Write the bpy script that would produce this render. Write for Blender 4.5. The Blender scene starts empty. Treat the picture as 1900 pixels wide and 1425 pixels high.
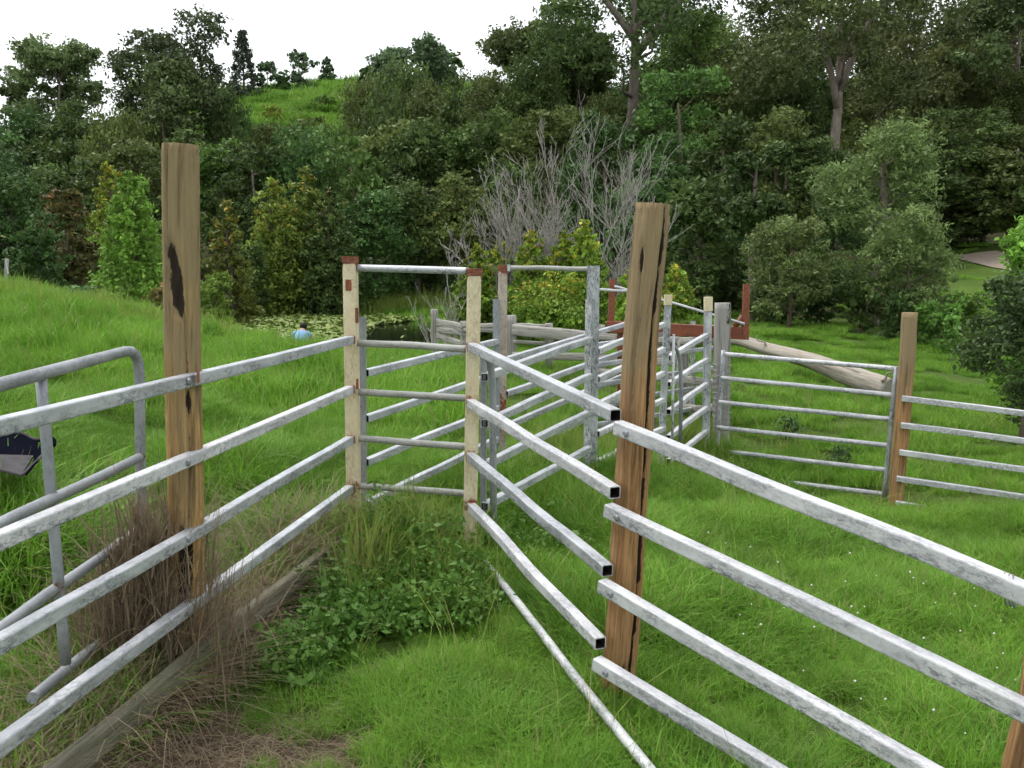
import bpy, math, random
import numpy as np
from mathutils import Vector

RNG = np.random.default_rng(7)
random.seed(7)
R = math.radians
scene = bpy.context.scene
COL = scene.collection

# ------------------------------------------------------------------ camera, sky, sun, exposure
F = 1750.0            # focal length in photo pixels (photo is 1900 x 1425)
PITCH = math.atan((712.5 - 480.0) / F)
EYE = 1.65
cam_d = bpy.data.cameras.new("camera")
cam = bpy.data.objects.new("camera", cam_d)
COL.objects.link(cam)
cam_d.sensor_width = 36.0
cam_d.lens = 36.0 * F / 1900.0
cam_d.clip_start = 0.05
cam_d.clip_end = 3000
cam.location = (0, 0, EYE)
cam.rotation_euler = (math.pi / 2 - PITCH, 0, 0)
scene.camera = cam

SUN_EL, SUN_AZ = R(62), R(-55)      # azimuth measured from +Y towards +X
world = bpy.data.worlds.new("World")
scene.world = world
world.use_nodes = True
wn = world.node_tree.nodes
wl = world.node_tree.links
wn.clear()
w_out = wn.new("ShaderNodeOutputWorld")
w_bg = wn.new("ShaderNodeBackground")
w_sky = wn.new("ShaderNodeTexSky")
w_sky.sky_type = 'NISHITA'
w_sky.sun_disc = False
w_sky.sun_elevation = SUN_EL
w_sky.sun_rotation = SUN_AZ
w_sky.dust_density = 6.0
w_sky.air_density = 1.0
w_hsv = wn.new("ShaderNodeHueSaturation")      # thin bright cloud: most of the blue is gone
w_hsv.inputs['Saturation'].default_value = 0.12
w_mix = wn.new("ShaderNodeMixRGB")             # even white cloud sheet over the clear sky
w_mix.inputs['Fac'].default_value = 0.72
w_mix.inputs['Color2'].default_value = (11.2, 11.6, 12.0, 1)
wl.new(w_sky.outputs[0], w_hsv.inputs['Color'])
wl.new(w_hsv.outputs[0], w_mix.inputs['Color1'])
wl.new(w_mix.outputs[0], w_bg.inputs['Color'])
w_bg.inputs['Strength'].default_value = 0.115
wl.new(w_bg.outputs[0], w_out.inputs[0])

sun_d = bpy.data.lights.new("sun", 'SUN')
sun_d.energy = 1.5
sun_d.angle = R(14)
sun_d.color = (1.0, 0.96, 0.89)
sun = bpy.data.objects.new("sun", sun_d)
COL.objects.link(sun)
sdir = Vector((math.sin(SUN_AZ) * math.cos(SUN_EL), math.cos(SUN_AZ) * math.cos(SUN_EL), math.sin(SUN_EL)))
sun.rotation_euler = sdir.to_track_quat('Z', 'Y').to_euler()
sun.location = (0, 0, 40)

vs = scene.view_settings
vs.view_transform = 'Standard'
vs.look = 'None'
vs.exposure = 0.45
vs.gamma = 1.0
vs.use_curve_mapping = False
scene.render.engine = 'CYCLES'
cy = scene.cycles
cy.max_bounces = 4
cy.diffuse_bounces = 2
cy.glossy_bounces = 2
cy.transmission_bounces = 3
cy.transparent_max_bounces = 4
cy.use_denoising = True
cy.use_adaptive_sampling = True
cy.adaptive_threshold = 0.05
cy.debug_use_spatial_splits = True

SP, CP = math.sin(PITCH), math.cos(PITCH)


def at(px, py, Y):
    """World point at horizontal distance Y from the eye that the photo shows at (px, py)."""
    u, v = (px - 950.0) / F, (712.5 - py) / F
    dy = CP + v * SP
    dz = -SP + v * CP
    k = Y / dy
    return np.array([u * k, Y, EYE + dz * k])


def pxm(Y):
    return Y / F


# ------------------------------------------------------------------ mesh helpers
def add_attr(me, name, data, typ='FLOAT'):
    a = me.attributes.new(name, typ, 'POINT')
    if typ == 'FLOAT':
        a.data.foreach_set('value', np.asarray(data, np.float32).ravel())
    else:
        a.data.foreach_set('vector', np.asarray(data, np.float32).ravel())


def mesh_np(name, V, Fq, mat, smooth=False, attrs=None):
    """Fast mesh from arrays; Fq is (n, 3) or (n, 4)."""
    me = bpy.data.meshes.new(name)
    V = np.asarray(V, np.float32)
    Fq = np.asarray(Fq, np.int32)
    k = Fq.shape[1]
    me.vertices.add(len(V))
    me.vertices.foreach_set('co', V.ravel())
    me.loops.add(Fq.size)
    me.loops.foreach_set('vertex_index', Fq.ravel())
    me.polygons.add(len(Fq))
    me.polygons.foreach_set('loop_start', np.arange(0, Fq.size, k, dtype=np.int32))
    me.polygons.foreach_set('loop_total', np.full(len(Fq), k, np.int32))
    me.update(calc_edges=True)
    if smooth:
        me.polygons.foreach_set('use_smooth', np.ones(len(Fq), bool))
    for nm, (dat, typ) in (attrs or {}).items():
        add_attr(me, nm, dat, typ)
    me.materials.append(mat)
    return me


def mesh_pd(name, V, Fs, mat, smooth=False, attrs=None, sm_faces=None):
    me = bpy.data.meshes.new(name)
    me.from_pydata([tuple(float(c) for c in v) for v in V], [], Fs)
    me.update()
    if smooth:
        for i, p in enumerate(me.polygons):
            p.use_smooth = sm_faces is None or sm_faces[i]
    for nm, (dat, typ) in (attrs or {}).items():
        add_attr(me, nm, dat, typ)
    me.materials.append(mat)
    return me


def link(name, me, parent=None, loc=None):
    o = bpy.data.objects.new(name, me)
    COL.objects.link(o)
    if parent is not None:
        o.parent = parent
    if loc is not None:
        o.location = loc
    return o


def tag(o, label=None, cat=None, group=None, kind=None):
    if label:
        o['label'] = label
    if cat:
        o['category'] = cat
    if group:
        o['group'] = group
    if kind:
        o['kind'] = kind
    return o


def thing(name, label, cat, loc, group=None):
    o = bpy.data.objects.new(name, None)
    o.empty_display_size = 0.1
    COL.objects.link(o)
    o.location = tuple(float(c) for c in loc)
    return tag(o, label, cat, group)


class MB:
    """Collects swept shapes into one mesh."""

    def __init__(self):
        self.V, self.F, self.tc, self.mask, self.sm = [], [], [], [], []

    def sweep(self, path, sec, side, caps='flat', smooth=False, rings=None, maskf=None, seed=None):
        """path (N,3); sec (M,2) or (N,M,2) in metres; side = vector the first section axis follows."""
        path = np.asarray(path, float)
        N = len(path)
        sec = np.asarray(sec, float)
        if sec.ndim == 2:
            sec = np.repeat(sec[None], N, 0)
        M = sec.shape[1]
        T = np.gradient(path, axis=0)
        T /= np.linalg.norm(T, axis=1)[:, None]
        side = np.asarray(side, float)
        L = np.concatenate([[0], np.cumsum(np.linalg.norm(np.diff(path, axis=0), axis=1))])
        off = random.random() * 50 if seed is None else seed
        b = len(self.V)
        U, W = [], []
        for i in range(N):
            t = T[i]
            u = side - side.dot(t) * t
            u /= np.linalg.norm(u)
            w = np.cross(t, u)
            U.append(u)
            W.append(w)
            for j in range(M):
                self.V.append(path[i] + u * sec[i, j, 0] + w * sec[i, j, 1])
                self.tc.append((sec[i, j, 0] + off, sec[i, j, 1] + off * .37, L[i] + off))
                self.mask.append(0.0 if maskf is None else maskf(i / (N - 1), j / M, L[i]))
        for i in range(N - 1):
            for j in range(M):
                k = (j + 1) % M
                self.F.append((b + i * M + j, b + i * M + k, b + (i + 1) * M + k, b + (i + 1) * M + j))
                self.sm.append(smooth)
        for end in (0, N - 1):
            ring = [b + end * M + j for j in range(M)]
            if caps == 'none':
                continue
            if caps == 'flat':
                self.F.append(tuple(ring[::-1] if end == 0 else ring))
                self.sm.append(False)
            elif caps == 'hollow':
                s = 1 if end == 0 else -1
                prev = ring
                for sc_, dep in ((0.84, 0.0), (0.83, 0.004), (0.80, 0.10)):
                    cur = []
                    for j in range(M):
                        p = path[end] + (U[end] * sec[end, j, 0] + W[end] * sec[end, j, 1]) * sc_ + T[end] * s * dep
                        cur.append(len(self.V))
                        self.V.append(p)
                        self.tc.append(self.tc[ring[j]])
                        self.mask.append(3.0 if dep else 0.2)  # marks the tube interior for its painted-in shade
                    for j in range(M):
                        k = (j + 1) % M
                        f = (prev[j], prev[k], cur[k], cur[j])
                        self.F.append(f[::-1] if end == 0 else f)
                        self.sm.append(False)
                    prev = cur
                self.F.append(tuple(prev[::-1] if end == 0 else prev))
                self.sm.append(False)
        return self

    def build(self, name, mat, parent=None, loc=None):
        o_ = np.array(parent.location) if parent is not None else np.zeros(3)
        base = np.array(loc) if loc is not None else o_
        # parts are built in world coordinates and stored relative to the thing's base
        p = parent
        tot = np.zeros(3)
        while p is not None:
            tot += np.array(p.location)
            p = p.parent
        V = [v - (tot if parent is not None else base) for v in self.V]
        me = mesh_pd(name, V, self.F, mat, any(self.sm), {'tc': (self.tc, 'FLOAT_VECTOR'), 'mask': (self.mask, 'FLOAT')}, self.sm)
        return link(name, me, parent, None if parent is not None else base)


def circ(r, n=12):
    a = np.arange(n) * 2 * math.pi / n
    return np.stack([np.cos(a) * r, np.sin(a) * r], 1)


def rrect(w, h, r=0.008, n=3):
    pts = []
    for cx, cy_, a0 in ((1, 1, 0), (-1, 1, 90), (-1, -1, 180), (1, -1, 270)):
        for k in range(n):
            a = R(a0 + 90 * k / (n - 1))
            pts.append((cx * (w / 2 - r) + math.cos(a) * r, cy_ * (h / 2 - r) + math.sin(a) * r))
    return np.array(pts)


def seg(a, b, n=2, wob=0.0):
    a, b = np.asarray(a, float), np.asarray(b, float)
    t = np.linspace(0, 1, n)[:, None]
    p = a + (b - a) * t
    if wob:
        # a slow bow and a slight kink rather than a perfect line
        f1, f2, ph = RNG.uniform(.8, 1.6), RNG.uniform(2, 4), RNG.uniform(0, 6.28)
        env = np.sin(t * math.pi)
        p = p + env * (np.sin(t * f1 * math.pi + ph) * RNG.normal(0, wob * 2.2, 3) + np.sin(t * f2 * math.pi + ph) * RNG.normal(0, wob, 3))
    return p


def horiz_side(a, b):
    d = np.asarray(b, float) - np.asarray(a, float)
    s = np.array([d[1], -d[0], 0.0])
    n = np.linalg.norm(s)
    return s / n if n > 1e-6 else np.array([1.0, 0, 0])


# ------------------------------------------------------------------ materials
def new_mat(name):
    m = bpy.data.materials.new(name)
    m.use_nodes = True
    nt = m.node_tree
    b = nt.nodes['Principled BSDF']
    return m, nt, nt.nodes, nt.links, b


def attr(nodes, name):
    a = nodes.new('ShaderNodeAttribute')
    a.attribute_name = name
    return a


def mapping(nt, src, sc):
    m = nt.nodes.new('ShaderNodeMapping')
    m.inputs['Scale'].default_value = sc
    nt.links.new(src, m.inputs['Vector'])
    return m.outputs[0]


def noise(nt, vec, scale, detail=4, rough=.55, dist=0):
    n = nt.nodes.new('ShaderNodeTexNoise')
    n.inputs['Scale'].default_value = scale
    n.inputs['Detail'].default_value = detail
    n.inputs['Roughness'].default_value = rough
    n.inputs['Distortion'].default_value = dist
    if vec is not None:
        nt.links.new(vec, n.inputs['Vector'])
    return n.outputs['Fac']


def ramp(nt, fac, stops, interp='LINEAR'):
    r = nt.nodes.new('ShaderNodeValToRGB')
    r.color_ramp.interpolation = interp
    el = r.color_ramp.elements
    while len(el) < len(stops):
        el.new(0.5)
    for e, (p, c) in zip(el, stops):
        e.position = p
        e.color = (c, c, c, 1) if not hasattr(c, '__len__') else (*c, 1)
    nt.links.new(fac, r.inputs[0])
    return r.outputs[0]


def mixc(nt, fac, a, b, mode='MIX'):
    m = nt.nodes.new('ShaderNodeMixRGB')
    m.blend_type = mode
    for sock, v in (('Fac', fac), ('Color1', a), ('Color2', b)):
        if hasattr(v, 'is_linked'):
            nt.links.new(v, m.inputs[sock])
        elif sock == 'Fac':
            m.inputs[sock].default_value = v
        else:
            m.inputs[sock].default_value = (*v, 1)
    return m.outputs[0]


def math_n(nt, op, a, b=None, clamp=False):
    m = nt.nodes.new('ShaderNodeMath')
    m.operation = op
    m.use_clamp = clamp
    for i, v in enumerate((a, b)):
        if v is None:
            continue
        if hasattr(v, 'is_linked'):
            nt.links.new(v, m.inputs[i])
        else:
            m.inputs[i].default_value = v
    return m.outputs[0]


def bump(nt, h, strength, dist, bsdf):
    b = nt.nodes.new('ShaderNodeBump')
    b.inputs['Strength'].default_value = strength
    b.inputs['Distance'].default_value = dist
    nt.links.new(h, b.inputs['Height'])
    nt.links.new(b.outputs[0], bsdf.inputs['Normal'])


def galv_mat(name, lo, hi, dark, dark_amt, rust_amt=0.0, metallic=0.25):
    m, nt, nodes, links, b = new_mat(name)
    tc = attr(nodes, 'tc').outputs['Vector']
    big = noise(nt, mapping(nt, tc, (1, 1, .35)), 14, 4, .6)
    fine = noise(nt, tc, 120, 3, .7)
    col = mixc(nt, ramp(nt, big, [(.3, 0), (.7, 1)]), lo, hi)
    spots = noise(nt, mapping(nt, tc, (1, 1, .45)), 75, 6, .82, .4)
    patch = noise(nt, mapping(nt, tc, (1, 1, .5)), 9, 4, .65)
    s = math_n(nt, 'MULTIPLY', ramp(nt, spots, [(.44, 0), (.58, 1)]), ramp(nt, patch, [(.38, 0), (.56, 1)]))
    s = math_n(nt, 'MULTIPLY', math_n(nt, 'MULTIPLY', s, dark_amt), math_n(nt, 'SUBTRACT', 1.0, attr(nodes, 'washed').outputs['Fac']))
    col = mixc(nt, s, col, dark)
    col = mixc(nt, ramp(nt, fine, [(.35, 0.0), (.75, .22)]), col, tuple(min(1, c * 1.25) for c in hi))
    # rust: marked joints (mask) broken up by noise
    mk = attr(nodes, 'mask').outputs['Fac']
    rn = noise(nt, tc, 38, 5, .7)
    rust = ramp(nt, math_n(nt, 'ADD', math_n(nt, 'MULTIPLY', mk, .55), math_n(nt, 'MULTIPLY', rn, .6)), [(.58 - rust_amt, 0), (.68 - rust_amt, 1)])
    rc = mixc(nt, ramp(nt, noise(nt, tc, 45, 5, .75), [(.36, 0), (.62, 1)]), (.075, .019, .010), (.27, .076, .026))
    col = mixc(nt, rust, col, rc)
    col = mixc(nt, ramp(nt, math_n(nt, 'MULTIPLY', mk, .3), [(.42, 0), (.6, 1)]), col, (.020, .016, .014))  # inside open tube ends: dark rust, blackened to stand in for shade
    links.new(col, b.inputs['Base Color'])
    links.new(math_n(nt, 'MULTIPLY', math_n(nt, 'SUBTRACT', 1.0, rust, True), metallic), b.inputs['Metallic'])
    links.new(ramp(nt, big, [(.2, .42), (.8, .65)]), b.inputs['Roughness'])
    bump(nt, math_n(nt, 'ADD', fine, math_n(nt, 'MULTIPLY', rust, .8)), .25, .002, b)
    return m


def wood_mat(name, base, light, grey, dark, grey_amt=.35, grain=1.0, stain=(.030, .021, .015), greytop=0.0):
    m, nt, nodes, links, b = new_mat(name)
    tc = attr(nodes, 'tc').outputs['Vector']
    g = noise(nt, mapping(nt, tc, (1, 1, .035)), 95 * grain, 6, .65, .3)
    g2 = noise(nt, mapping(nt, tc, (1, 1, .06)), 28 * grain, 4, .6, .5)
    big = noise(nt, mapping(nt, tc, (1, 1, .25)), 9, 3, .55)
    col = mixc(nt, ramp(nt, g, [(.38, 0), (.62, 1)]), base, light)
    col = mixc(nt, ramp(nt, math_n(nt, 'ADD', big, math_n(nt, 'MULTIPLY', attr(nodes, 'grey').outputs['Fac'], .6)), [(.55 - grey_amt * .5, 0), (.85 - grey_amt * .4, .85)]), col, grey)
    streak = ramp(nt, g2, [(.33, 1), (.47, 0)])
    col = mixc(nt, math_n(nt, 'MULTIPLY', streak, .66), col, dark)
    mk = attr(nodes, 'mask').outputs['Fac']
    mn = math_n(nt, 'ADD', mk, math_n(nt, 'MULTIPLY', math_n(nt, 'SUBTRACT', noise(nt, mapping(nt, tc, (1, 1, .3)), 55, 5, .75), .5), 1.5))
    col = mixc(nt, ramp(nt, mn, [(.42, 0), (.6, 1)]), col, stain)
    links.new(col, b.inputs['Base Color'])
    b.inputs['Roughness'].default_value = .85
    b.inputs['Specular IOR Level'].default_value = .2
    bump(nt, math_n(nt, 'ADD', g, g2), .9, .012, b)
    return m


GALV = galv_mat('galvanised_steel', (.31, .325, .35), (.54, .555, .58), (.06, .065, .08), .95, metallic=.45)
GALV_W = galv_mat('chalky_galvanised_steel', (.40, .405, .43), (.63, .63, .645), (.05, .053, .07), .95, metallic=.15)
GALV_D = galv_mat('dull_galvanised_pipe', (.20, .215, .235), (.34, .355, .375), (.07, .075, .08), .6, .03)
GALV_T = galv_mat('dirty_galvanised_rung', (.26, .26, .235), (.40, .40, .37), (.10, .10, .08), .7, .02, .1)
CREAM = galv_mat('flaking_cream_paint', (.58, .49, .30), (.66, .585, .41), (.22, .16, .10), .55, .0, 0.0)
RUST = galv_mat('rusty_steel', (.11, .026, .012), (.30, .080, .028), (.045, .018, .012), .8, .14, 0.0)
RUSTP = galv_mat('half_rusted_paint', (.34, .27, .22), (.50, .45, .38), (.12, .05, .03), .9, .10, 0.0)
PINE = wood_mat('weathered_treated_pine', (.275, .158, .058), (.54, .345, .140), (.235, .190, .110), (.085, .052, .028), .10)
PINE_R = wood_mat('orange_treated_pine', (.25, .128, .054), (.45, .262, .118), (.27, .212, .125), (.075, .042, .022), .12)
GREYW = wood_mat('silver_grey_timber', (.22, .205, .18), (.40, .38, .345), (.33, .32, .30), (.05, .045, .04), .5)
BOARDW = wood_mat('mossy_grey_board', (.10, .092, .066), (.22, .20, .15), (.15, .15, .10), (.04, .036, .026), .5)
LOGW = wood_mat('pale_dead_log', (.24, .205, .17), (.44, .39, .33), (.36, .33, .29), (.05, .042, .034), .4, .6)


def plain(name, c, rough=.7, var=.25, scale=20, spec=.3, bmp=0.0):
    m, nt, nodes, links, b = new_mat(name)
    tcn = nodes.new('ShaderNodeTexCoord').outputs['Object']
    n = noise(nt, tcn, scale, 4, .6)
    col = mixc(nt, n, tuple(v * (1 - var) for v in c), tuple(min(1, v * (1 + var)) for v in c))
    links.new(col, b.inputs['Base Color'])
    b.inputs['Roughness'].default_value = rough
    b.inputs['Specular IOR Level'].default_value = spec
    if bmp:
        bump(nt, n, bmp, .01, b)
    return m


def leaf_mat(name, trans=.25, use_obj=True, c0=(.05, .09, .02), c1=(.10, .15, .03), spec=.25, hue=.0):
    """Leaves: object colour times per-leaf variation held in the 'leaf' attribute."""
    m, nt, nodes, links, b = new_mat(name)
    a = attr(nodes, 'leaf').outputs['Fac']
    if use_obj:
        oi = nodes.new('ShaderNodeObjectInfo')
        base = oi.outputs['Color']
        v = ramp(nt, a, [(0, .62), (.5, 1.35), (1, 2.5)])
        col = mixc(nt, 1.0, base, v, 'MULTIPLY')
        tip = attr(nodes, 'tip').outputs['Fac']
        col = mixc(nt, tip, col, mixc(nt, 1.0, col, (2.9, 1.35, 1.3), 'MULTIPLY'))
    else:
        oi = nodes.new('ShaderNodeObjectInfo')
        pos = nodes.new('ShaderNodeNewGeometry').outputs['Position']
        n = noise(nt, pos, 1.6, 5, .7)
        f = math_n(nt, 'ADD', math_n(nt, 'MULTIPLY', oi.outputs['Random'], .45), math_n(nt, 'MULTIPLY', ramp(nt, n, [(.3, 0), (.7, 1)]), .55))
        f = math_n(nt, 'ADD', math_n(nt, 'MULTIPLY', f, .7), math_n(nt, 'MULTIPLY', a, .3))
        col = mixc(nt, f, c0, c1)
        col = mixc(nt, attr(nodes, 'tip').outputs['Fac'], col, (.30, .25, .11))
    links.new(col, b.inputs['Base Color'])
    b.inputs['Roughness'].default_value = .55
    b.inputs['Specular IOR Level'].default_value = spec
    tr = nodes.new('ShaderNodeBsdfTranslucent')
    links.new(col, tr.inputs['Color'])
    mx = nodes.new('ShaderNodeMixShader')
    mx.inputs[0].default_value = trans
    links.new(b.outputs[0], mx.inputs[1])
    links.new(tr.outputs[0], mx.inputs[2])
    links.new(mx.outputs[0], nodes['Material Output'].inputs[0])
    return m


LEAF = leaf_mat('foliage')
GRASS = leaf_mat('meadow_grass', .3, False, (.055, .165, .015), (.255, .470, .052), .2)
GRASS_Y = leaf_mat('tall_seeding_grass', .3, False, (.14, .24, .03), (.34, .44, .10), .2)
DRY = leaf_mat('dry_grass', .25, False, (.115, .082, .054), (.41, .325, .22), .1)
WEED = leaf_mat('leafy_weed', .25, False, (.050, .125, .018), (.150, .290, .045), .3)
LILY = leaf_mat('lily_pad', .1, False, (.07, .15, .025), (.33, .37, .10), .3)
FLOWER = plain('pale_flower', (.72, .66, .70), .7, .1)


def bark(name, a_, b_):
    m, nt, nodes, links, b = new_mat(name)
    tcn = nodes.new('ShaderNodeTexCoord').outputs['Object']
    n = noise(nt, mapping(nt, tcn, (1, 1, .25)), 9, 6, .65)
    links.new(mixc(nt, ramp(nt, n, [(.3, 0), (.7, 1)]), a_, b_), b.inputs['Base Color'])
    b.inputs['Roughness'].default_value = .9
    bump(nt, n, .6, .04, b)
    return m


BARK = bark('brown_bark', (.06, .045, .032), (.17, .13, .10))
BARK_P = bark('pale_gum_bark', (.12, .095, .078), (.27, .225, .19))
DEADW = bark('bleached_twigs', (.19, .172, .155), (.43, .40, .375))

# ------------------------------------------------------------------ terrain
CTRL = [(-1.1, 2.5, -.06), (0, 2.5, -.03), (.4, 3.45, -.08), (1.4, 2.3, -.33), (0, 5.3, -.03), (-.9, 5.3, -.08), (-1.2, 3.5, -.10), (-.5, 4, -.05),
        (-2.6, 3.2, .16), (0, 0, 0), (2.5, 0, -.5), (-3, 0, .2), (-6, -4, .4), (6, -4, -1.0), (0, -6, .0)]
for px, py, Y in [(0, 950, 4.8), (0, 700, 8), (0, 552, 15.5), (150, 580, 16), (300, 612, 17), (300, 760, 8), (430, 640, 19), (500, 655, 20),
                  (500, 720, 11), (760, 690, 17.5), (760, 810, 8.2), (1663, 942, 8.5), (1500, 1000, 7), (1500, 915, 8.8), (1400, 890, 9.2), (1340, 845, 9.6),
                  (1100, 885, 7), (930, 880, 6.9), (1450, 612, 22), (1600, 655, 20), (1760, 690, 18), (1900, 960, 7.8), (1820, 514, 33.5), (1825, 462, 38), (1900, 458, 38), (1900, 520, 33), (1760, 505, 36),
                  (1500, 735, 14), (1650, 780, 12), (900, 640, 19), (1100, 660, 16), (1250, 690, 13),
                  (600, 578, 39), (760, 578, 40), (450, 590, 38), (900, 590, 33), (1100, 595, 28), (1300, 590, 28), (250, 575, 36), (0, 545, 34),
                  (-400, 560, 20), (2300, 700, 20), (-400, 500, 40), (2300, 480, 40),
                  (300, 400, 62), (640, 400, 65), (950, 420, 55), (1300, 400, 55), (1600, 400, 55), (1900, 380, 60), (0, 420, 62), (-500, 420, 70), (2400, 380, 70),
                  (650, 152, 140), (560, 163, 136), (430, 200, 130), (850, 168, 140), (650, 240, 110), (1150, 170, 140), (1600, 150, 140), (250, 215, 135), (0, 260, 140), (-400, 290, 150), (2200, 200, 150),
                  (650, 205, 190), (0, 280, 190), (1500, 220, 190)]:
    CTRL.append(tuple(at(px, py, Y)))
for a_ in range(0, 360, 30):
    CTRL.append((math.sin(R(a_)) * 420, math.cos(R(a_)) * 420, 10.0 if abs(a_ - 180) < 170 else 14))
CTRL = np.array(CTRL)


def _phi(r):
    return np.sqrt(r * r + 1.2)


_P = CTRL[:, :2]
_D = _phi(np.linalg.norm(_P[:, None] - _P[None], axis=2))
_D += np.eye(len(_P)) * -0.15      # slight smoothing
_n = len(_P)
_A = np.zeros((_n + 3, _n + 3))
_A[:_n, :_n] = _D
_A[:_n, _n] = 1
_A[:_n, _n + 1:] = _P
_A[_n:, :_n] = _A[:_n, _n:].T
_W = np.linalg.solve(_A, np.concatenate([CTRL[:, 2], [0, 0, 0]]))

POND_Z = -.52
POND = [at(x, y, Y)[:2] for x, y, Y in ((410, 640, 26), (480, 640, 22.5), (600, 650, 21), (720, 650, 20), (800, 660, 20), (850, 650, 22), (850, 600, 29), (800, 590, 34), (680, 590, 36.5), (560, 590, 37), (440, 600, 35), (400, 610, 30))]
POND = np.array(POND)


def in_poly(x, y, poly):
    x, y = np.asarray(x, float), np.asarray(y, float)
    c = np.zeros(x.shape, bool)
    n = len(poly)
    for i in range(n):
        x1, y1 = poly[i]
        x2, y2 = poly[(i + 1) % n]
        cond = ((y1 > y) != (y2 > y)) & (x < (x2 - x1) * (y - y1) / (y2 - y1 + 1e-12) + x1)
        c ^= cond
    return c


def poly_dist(x, y, poly):
    d = np.full(np.shape(x), 1e9)
    n = len(poly)
    for i in range(n):
        a, b = poly[i], poly[(i + 1) % n]
        ab = b - a
        t = np.clip(((x - a[0]) * ab[0] + (y - a[1]) * ab[1]) / ab.dot(ab), 0, 1)
        d = np.minimum(d, np.hypot(x - a[0] - ab[0] * t, y - a[1] - ab[1] * t))
    return d


def ground(x, y):
    x, y = np.asarray(x, float), np.asarray(y, float)
    sh = x.shape
    q = np.stack([x.ravel(), y.ravel()], 1)
    z = np.empty(len(q))
    for s in range(0, len(q), 20000):
        qq = q[s:s + 20000]
        r = _phi(np.linalg.norm(qq[:, None] - _P[None], axis=2))
        z[s:s + 20000] = r @ _W[:_n] + _W[_n] + qq @ _W[_n + 1:]
    xx, yy = q[:, 0], q[:, 1]
    z += .018 * np.sin(xx * 2.1 + np.sin(yy * 1.3)) * np.sin(yy * 1.7 + 1) + .010 * np.sin(xx * 5.3 + yy * 3.1)
    far = np.clip((yy - 25) / 60, 0, 1)
    z += far * (.5 * np.sin(xx * .21 + 1) * np.sin(yy * .17) + .22 * np.sin(xx * .6 + yy * .4))
    ins = in_poly(xx, yy, POND)
    d = poly_dist(xx, yy, POND)
    sd = np.where(ins, -d, d)
    t = np.clip((sd + .6) / 2.2, 0, 1)
    t = t * t * (3 - 2 * t)
    zin = np.where(ins, POND_Z - .25, POND_Z - .1)
    near = sd < 1.6
    z = np.where(near, zin * (1 - t) + np.maximum(z, POND_Z + .03) * t, z)
    return z.reshape(sh)


def gz(x, y):
    return float(ground(np.array([x]), np.array([y]))[0])


def axis(a, b, fine0, fine1, d0, growth):
    pts = list(np.arange(fine0, fine1 + 1e-6, d0))
    s, p = d0, fine1
    while p < b:
        s *= growth
        p += s
        pts.append(p)
    s, p = d0, fine0
    while p > a:
        s *= growth
        p -= s
        pts.insert(0, p)
    return np.array(pts)


gx = axis(-420, 420, -9, 9, .14, 1.06)
gy = axis(-60, 420, 1.5, 14, .14, 1.035)
GXX, GYY = np.meshgrid(gx, gy)
GZ = ground(GXX, GYY)
nx, ny = len(gx), len(gy)
idx = np.arange(nx * ny).reshape(ny, nx)
quads = np.stack([idx[:-1, :-1], idx[:-1, 1:], idx[1:, 1:], idx[1:, :-1]], -1).reshape(-1, 4)

# bare earth patches in the race and along the left fence
DIRT = [(at(470, 1345, 3.12)[:2], .40), (at(420, 1420, 2.85)[:2], .36), (at(330, 1330, 3.1)[:2], .20), (at(700, 1190, 3.75)[:2], .14), (at(560, 1400, 2.9)[:2], .22)]


def dirt(x, y):
    d = np.zeros(np.shape(x))
    for c, r in DIRT:
        d = np.maximum(d, np.clip(1.35 - np.hypot(x - c[0], (y - c[1])) / r, 0, 1))
    return d


gm, nt, nodes, links, b = new_mat('paddock_soil_and_turf')
pos = nodes.new('ShaderNodeNewGeometry').outputs['Position']
n1 = noise(nt, pos, .8, 5, .6)
n2 = noise(nt, pos, 14, 5, .65)
n3 = noise(nt, pos, 70, 4, .7)
turf = mixc(nt, ramp(nt, n1, [(.3, 0), (.7, 1)]), (.050, .110, .014), (.115, .215, .030))
turf = mixc(nt, ramp(nt, n2, [(.35, .55), (.65, 0)]), turf, (.055, .085, .020))
turf = mixc(nt, ramp(nt, n3, [(.4, .35), (.6, 0)]), turf, (.10, .085, .04))
soil = mixc(nt, ramp(nt, n2, [(.3, 0), (.7, 1)]), (.060, .042, .026), (.160, .115, .075))
soil = mixc(nt, ramp(nt, n3, [(.35, .6), (.65, 0)]), soil, (.20, .16, .12))
dm = math_n(nt, 'ADD', attr(nodes, 'dirt').outputs['Fac'], math_n(nt, 'MULTIPLY', math_n(nt, 'SUBTRACT', n2, .5), .8))
col = mixc(nt, ramp(nt, dm, [(.3, 0), (.55, 1)]), turf, soil)
litter = mixc(nt, ramp(nt, n2, [(.3, 0), (.7, 1)]), (.030, .034, .014), (.075, .070, .034))
col = mixc(nt, ramp(nt, attr(nodes, 'litter').outputs['Fac'], [(.2, 0), (.6, 1)]), col, litter)
links.new(col, b.inputs['Base Color'])
b.inputs['Roughness'].default_value = .95
b.inputs['Specular IOR Level'].default_value = .1
bump(nt, math_n(nt, 'ADD', n2, n3), .8, .03, b)
GROUND = gm

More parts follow.
